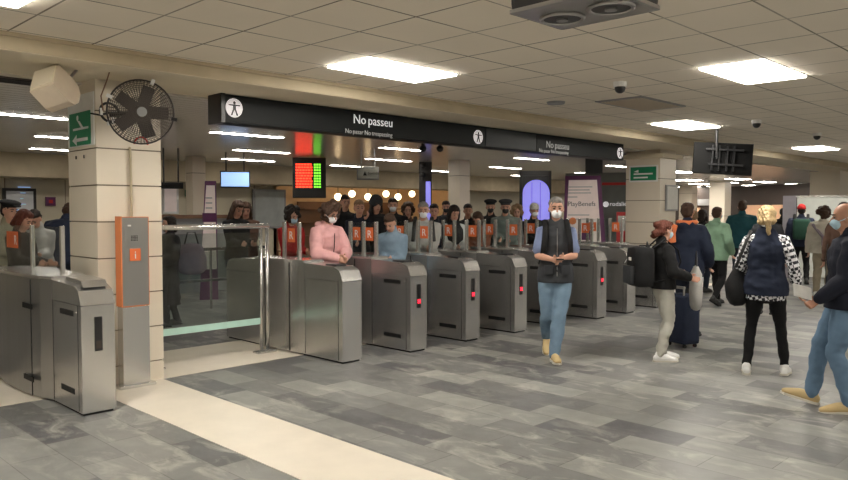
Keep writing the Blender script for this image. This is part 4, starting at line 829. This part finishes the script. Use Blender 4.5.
def crowd(px_, ytop, d, label, **k):
    P, d = snap(px_, d); h = CH+(209.5-ytop)*(d*math.cos(math.atan((px_-424)/F_PX)))/F_PX; k.setdefault('arms', hold); k.setdefault('head', (10, 0)); k.setdefault('elbows', dict(L=(-.12, -1, -.6), R=(.12, -1, -.6))); face = k.pop('face', 0)
    return person(label, P, face, min(max(h, 1.45), 1.9), **k)
crowd(291, 206, 9.9, 'dark spiky-haired person in a red coat behind the plain gate', top='red_cloth', hair='curly', hair_m='hair_dark', mask='mask_blue', face=30, head=(25, 0))
crowd(345, 194, 13.0, 'tall young man with short dark hair in black in front of the lit shop', top='black_cloth', hair='short', face=15)
crowd(359, 199, 11.4, 'person with fair hair holding a hand near the face, in dark navy', top='dark_navy', hair='short', hair_m='hair_fair', arms=dict(L=(-.05, .2, 1.45), R=(.1, .3, 1.1)), face=10)
crowd(376, 196, 10.6, 'person in a round dark hat and thick black coat left of the masked black-haired man', top='black_cloth', hair='bob', hat=('helmet', 'charcoal'), w=1.15, bulk=.05, face=20)
crowd(393, 197, 11.8, 'black-haired man with white mask in a black coat', top='black_cloth', hair='short', mask='mask', w=1.1, bulk=.04)
crowd(395, 210, 9.6, 'brown-haired person in pale blue jacket leaning over a gate', top='pale_blue', hair='short', hair_m='hair_brown', lean=14, head=(25, 0), face=-20)
crowd(408, 203, 13.5, 'person with wavy brown hair behind the leaning one in pale blue', top='brown_cloth', hair='curly', hair_m='hair_brown')
_, W, J = crowd(423.5, 201, 10.6, 'grey-haired man in light grey jacket and white mask between two gates', top='light_grey', hair='short', hair_m='hair_grey', mask='mask', w=1.1, bulk=.04)
bp = child_at('backpack', 'dark backpack straps on the grey-haired man in the light jacket', 'backpack', W); MB().box(-.15, .15, -.3, -.16, 1.0, 1.42, .05).done('pack_body', 'black_cloth', bp, True)
for k in (-1, 1): MB().tube([(k*.1, -.17, 1.42), (k*.12, -.03, 1.54), (k*.13, .15, 1.42), (k*.15, .17, 1.2)], [(.026, .008)]*4, n=8).done('shoulder_strap', 'black', bp, True)
crowd(434, 203, 12.4, 'dark-haired man in a dark coat looking over the grey-haired man\'s shoulder', top='dark_navy', hair='short')
crowd(446, 200, 15, 'man with short black hair far back left of the pale pillar', top='charcoal', hair='short', mask='mask_b')
crowd(453, 204, 11.2, 'dark long-haired woman with a white scarf front', top='white_cloth', hair='long', coat_m='black_cloth', face=25, head=(25, 0))
crowd(468, 203, 12.6, 'dark-haired man in black just right of the pale pillar', top='black_cloth', hair='short', skin='skin2')
crowd(479, 210, 10.8, 'brown-haired woman in a rust brown coat bending over a gate', top='rust', hair='bob', hair_m='hair_brown', head=(35, 0), face=-20, bulk=.04)
crowd(490.5, 199, 12.2, 'man in a black flat cap and dark coat', top='black_cloth', hair='short', hat=('flat', 'black_cloth'), mask='mask_b')
crowd(505.5, 199, 11.4, 'man in a wide black cap and grey-green jacket with black mask', top='grey_green', hair='short', hat=('flat', 'charcoal'), mask='mask_b', w=1.1, bulk=.04)
crowd(517, 205, 13.4, 'fair-haired person in grey behind the man in the wide black cap', top='grey_cloth', hair='curly', hair_m='hair_fair')
crowd(534, 203, 12.8, 'person with pale knitted hat in dark clothes left of the walking man', top='black_cloth', hair='short', hat=('beanie', 'hair_white'), mask='mask', face=20)
crowd(236, 199, 11.6, 'woman with long brown hair in dark coat behind the steel barrier', top='black_cloth', hair='long', hair_m='hair_brown', head=(30, 0), face=30)
crowd(246, 201, 12.3, 'second long-haired woman in dark brown behind the steel barrier, on the right', top='brown_cloth', hair='long', hair_m='hair_brown', head=(25, 0), face=0)
P = on_z(170, 326); _, W, J = person('person in long black coat walking beyond the glass pane', P, -70, 1.52, top='dark_coat', top_kind='coat', legs='black_leg', hair='bob', hair_m='hair_dark', coat_z=.36, bulk=.05, w=1.1, arms=dict(R=(.2, .15, .95), L=(-.16, .22, 1.0)), feet=dict(L=(-.1, .12, 0, 0), R=(.1, -.12, 0, 0)), skin='skin')
P2 = at_d(191, 10.8); t = thing('handbag', 'grey handbag with loop handles carried by the person in the long black coat', 'bag', (P2.x, P2.y, 0), R_(-30)); MB().tube([(0, 0, .78), (0, 0, .95), (0, 0, 1.1)], [(.2, .08), (.2, .09), (.15, .05)], n=16).done('bag_body', 'mauve', t, True)
MB().tube([(-.1, 0, 1.1), (-.05, 0, 1.3), (.05, 0, 1.3), (.1, 0, 1.1)], [.01]*4, n=8).done('bag_handle', 'black', t, True)
crowd(8, 200, 10.2, 'person in black flat cap with patterned scarf at the left edge', top='camo', hair='short', hat=('flat', 'black_cloth'), face=40)
crowd(20, 208, 9.4, 'reddish-brown-haired person in dark coat behind the nearest gate', top='dark_coat', hair='bob', hair_m='hair_red', head=(30, 0), face=50)
crowd(40, 206, 10.4, 'dark-haired person in pale jacket bending down left of the near column', top='light_grey', hair='short', head=(30, 0), lean=12, face=-20)
crowd(58, 197, 9.6, 'person in navy jacket with raised shoulders beside the near column', top='navy', hair='short', hair_m='hair_brown', face=150, w=1.2, bulk=.06, lean=22, head=(20, 0))
# ------------------------------------------------------------------ world: dim warm ambient fill, added, not cast by any lamp
wd = bpy.data.worlds.new('world'); S.world = wd; wd.use_nodes = True; wd.node_tree.nodes['Background'].inputs[0].default_value = (.5, .45, .4, 1); wd.node_tree.nodes['Background'].inputs[1].default_value = .2
S.view_settings.exposure = EXPO
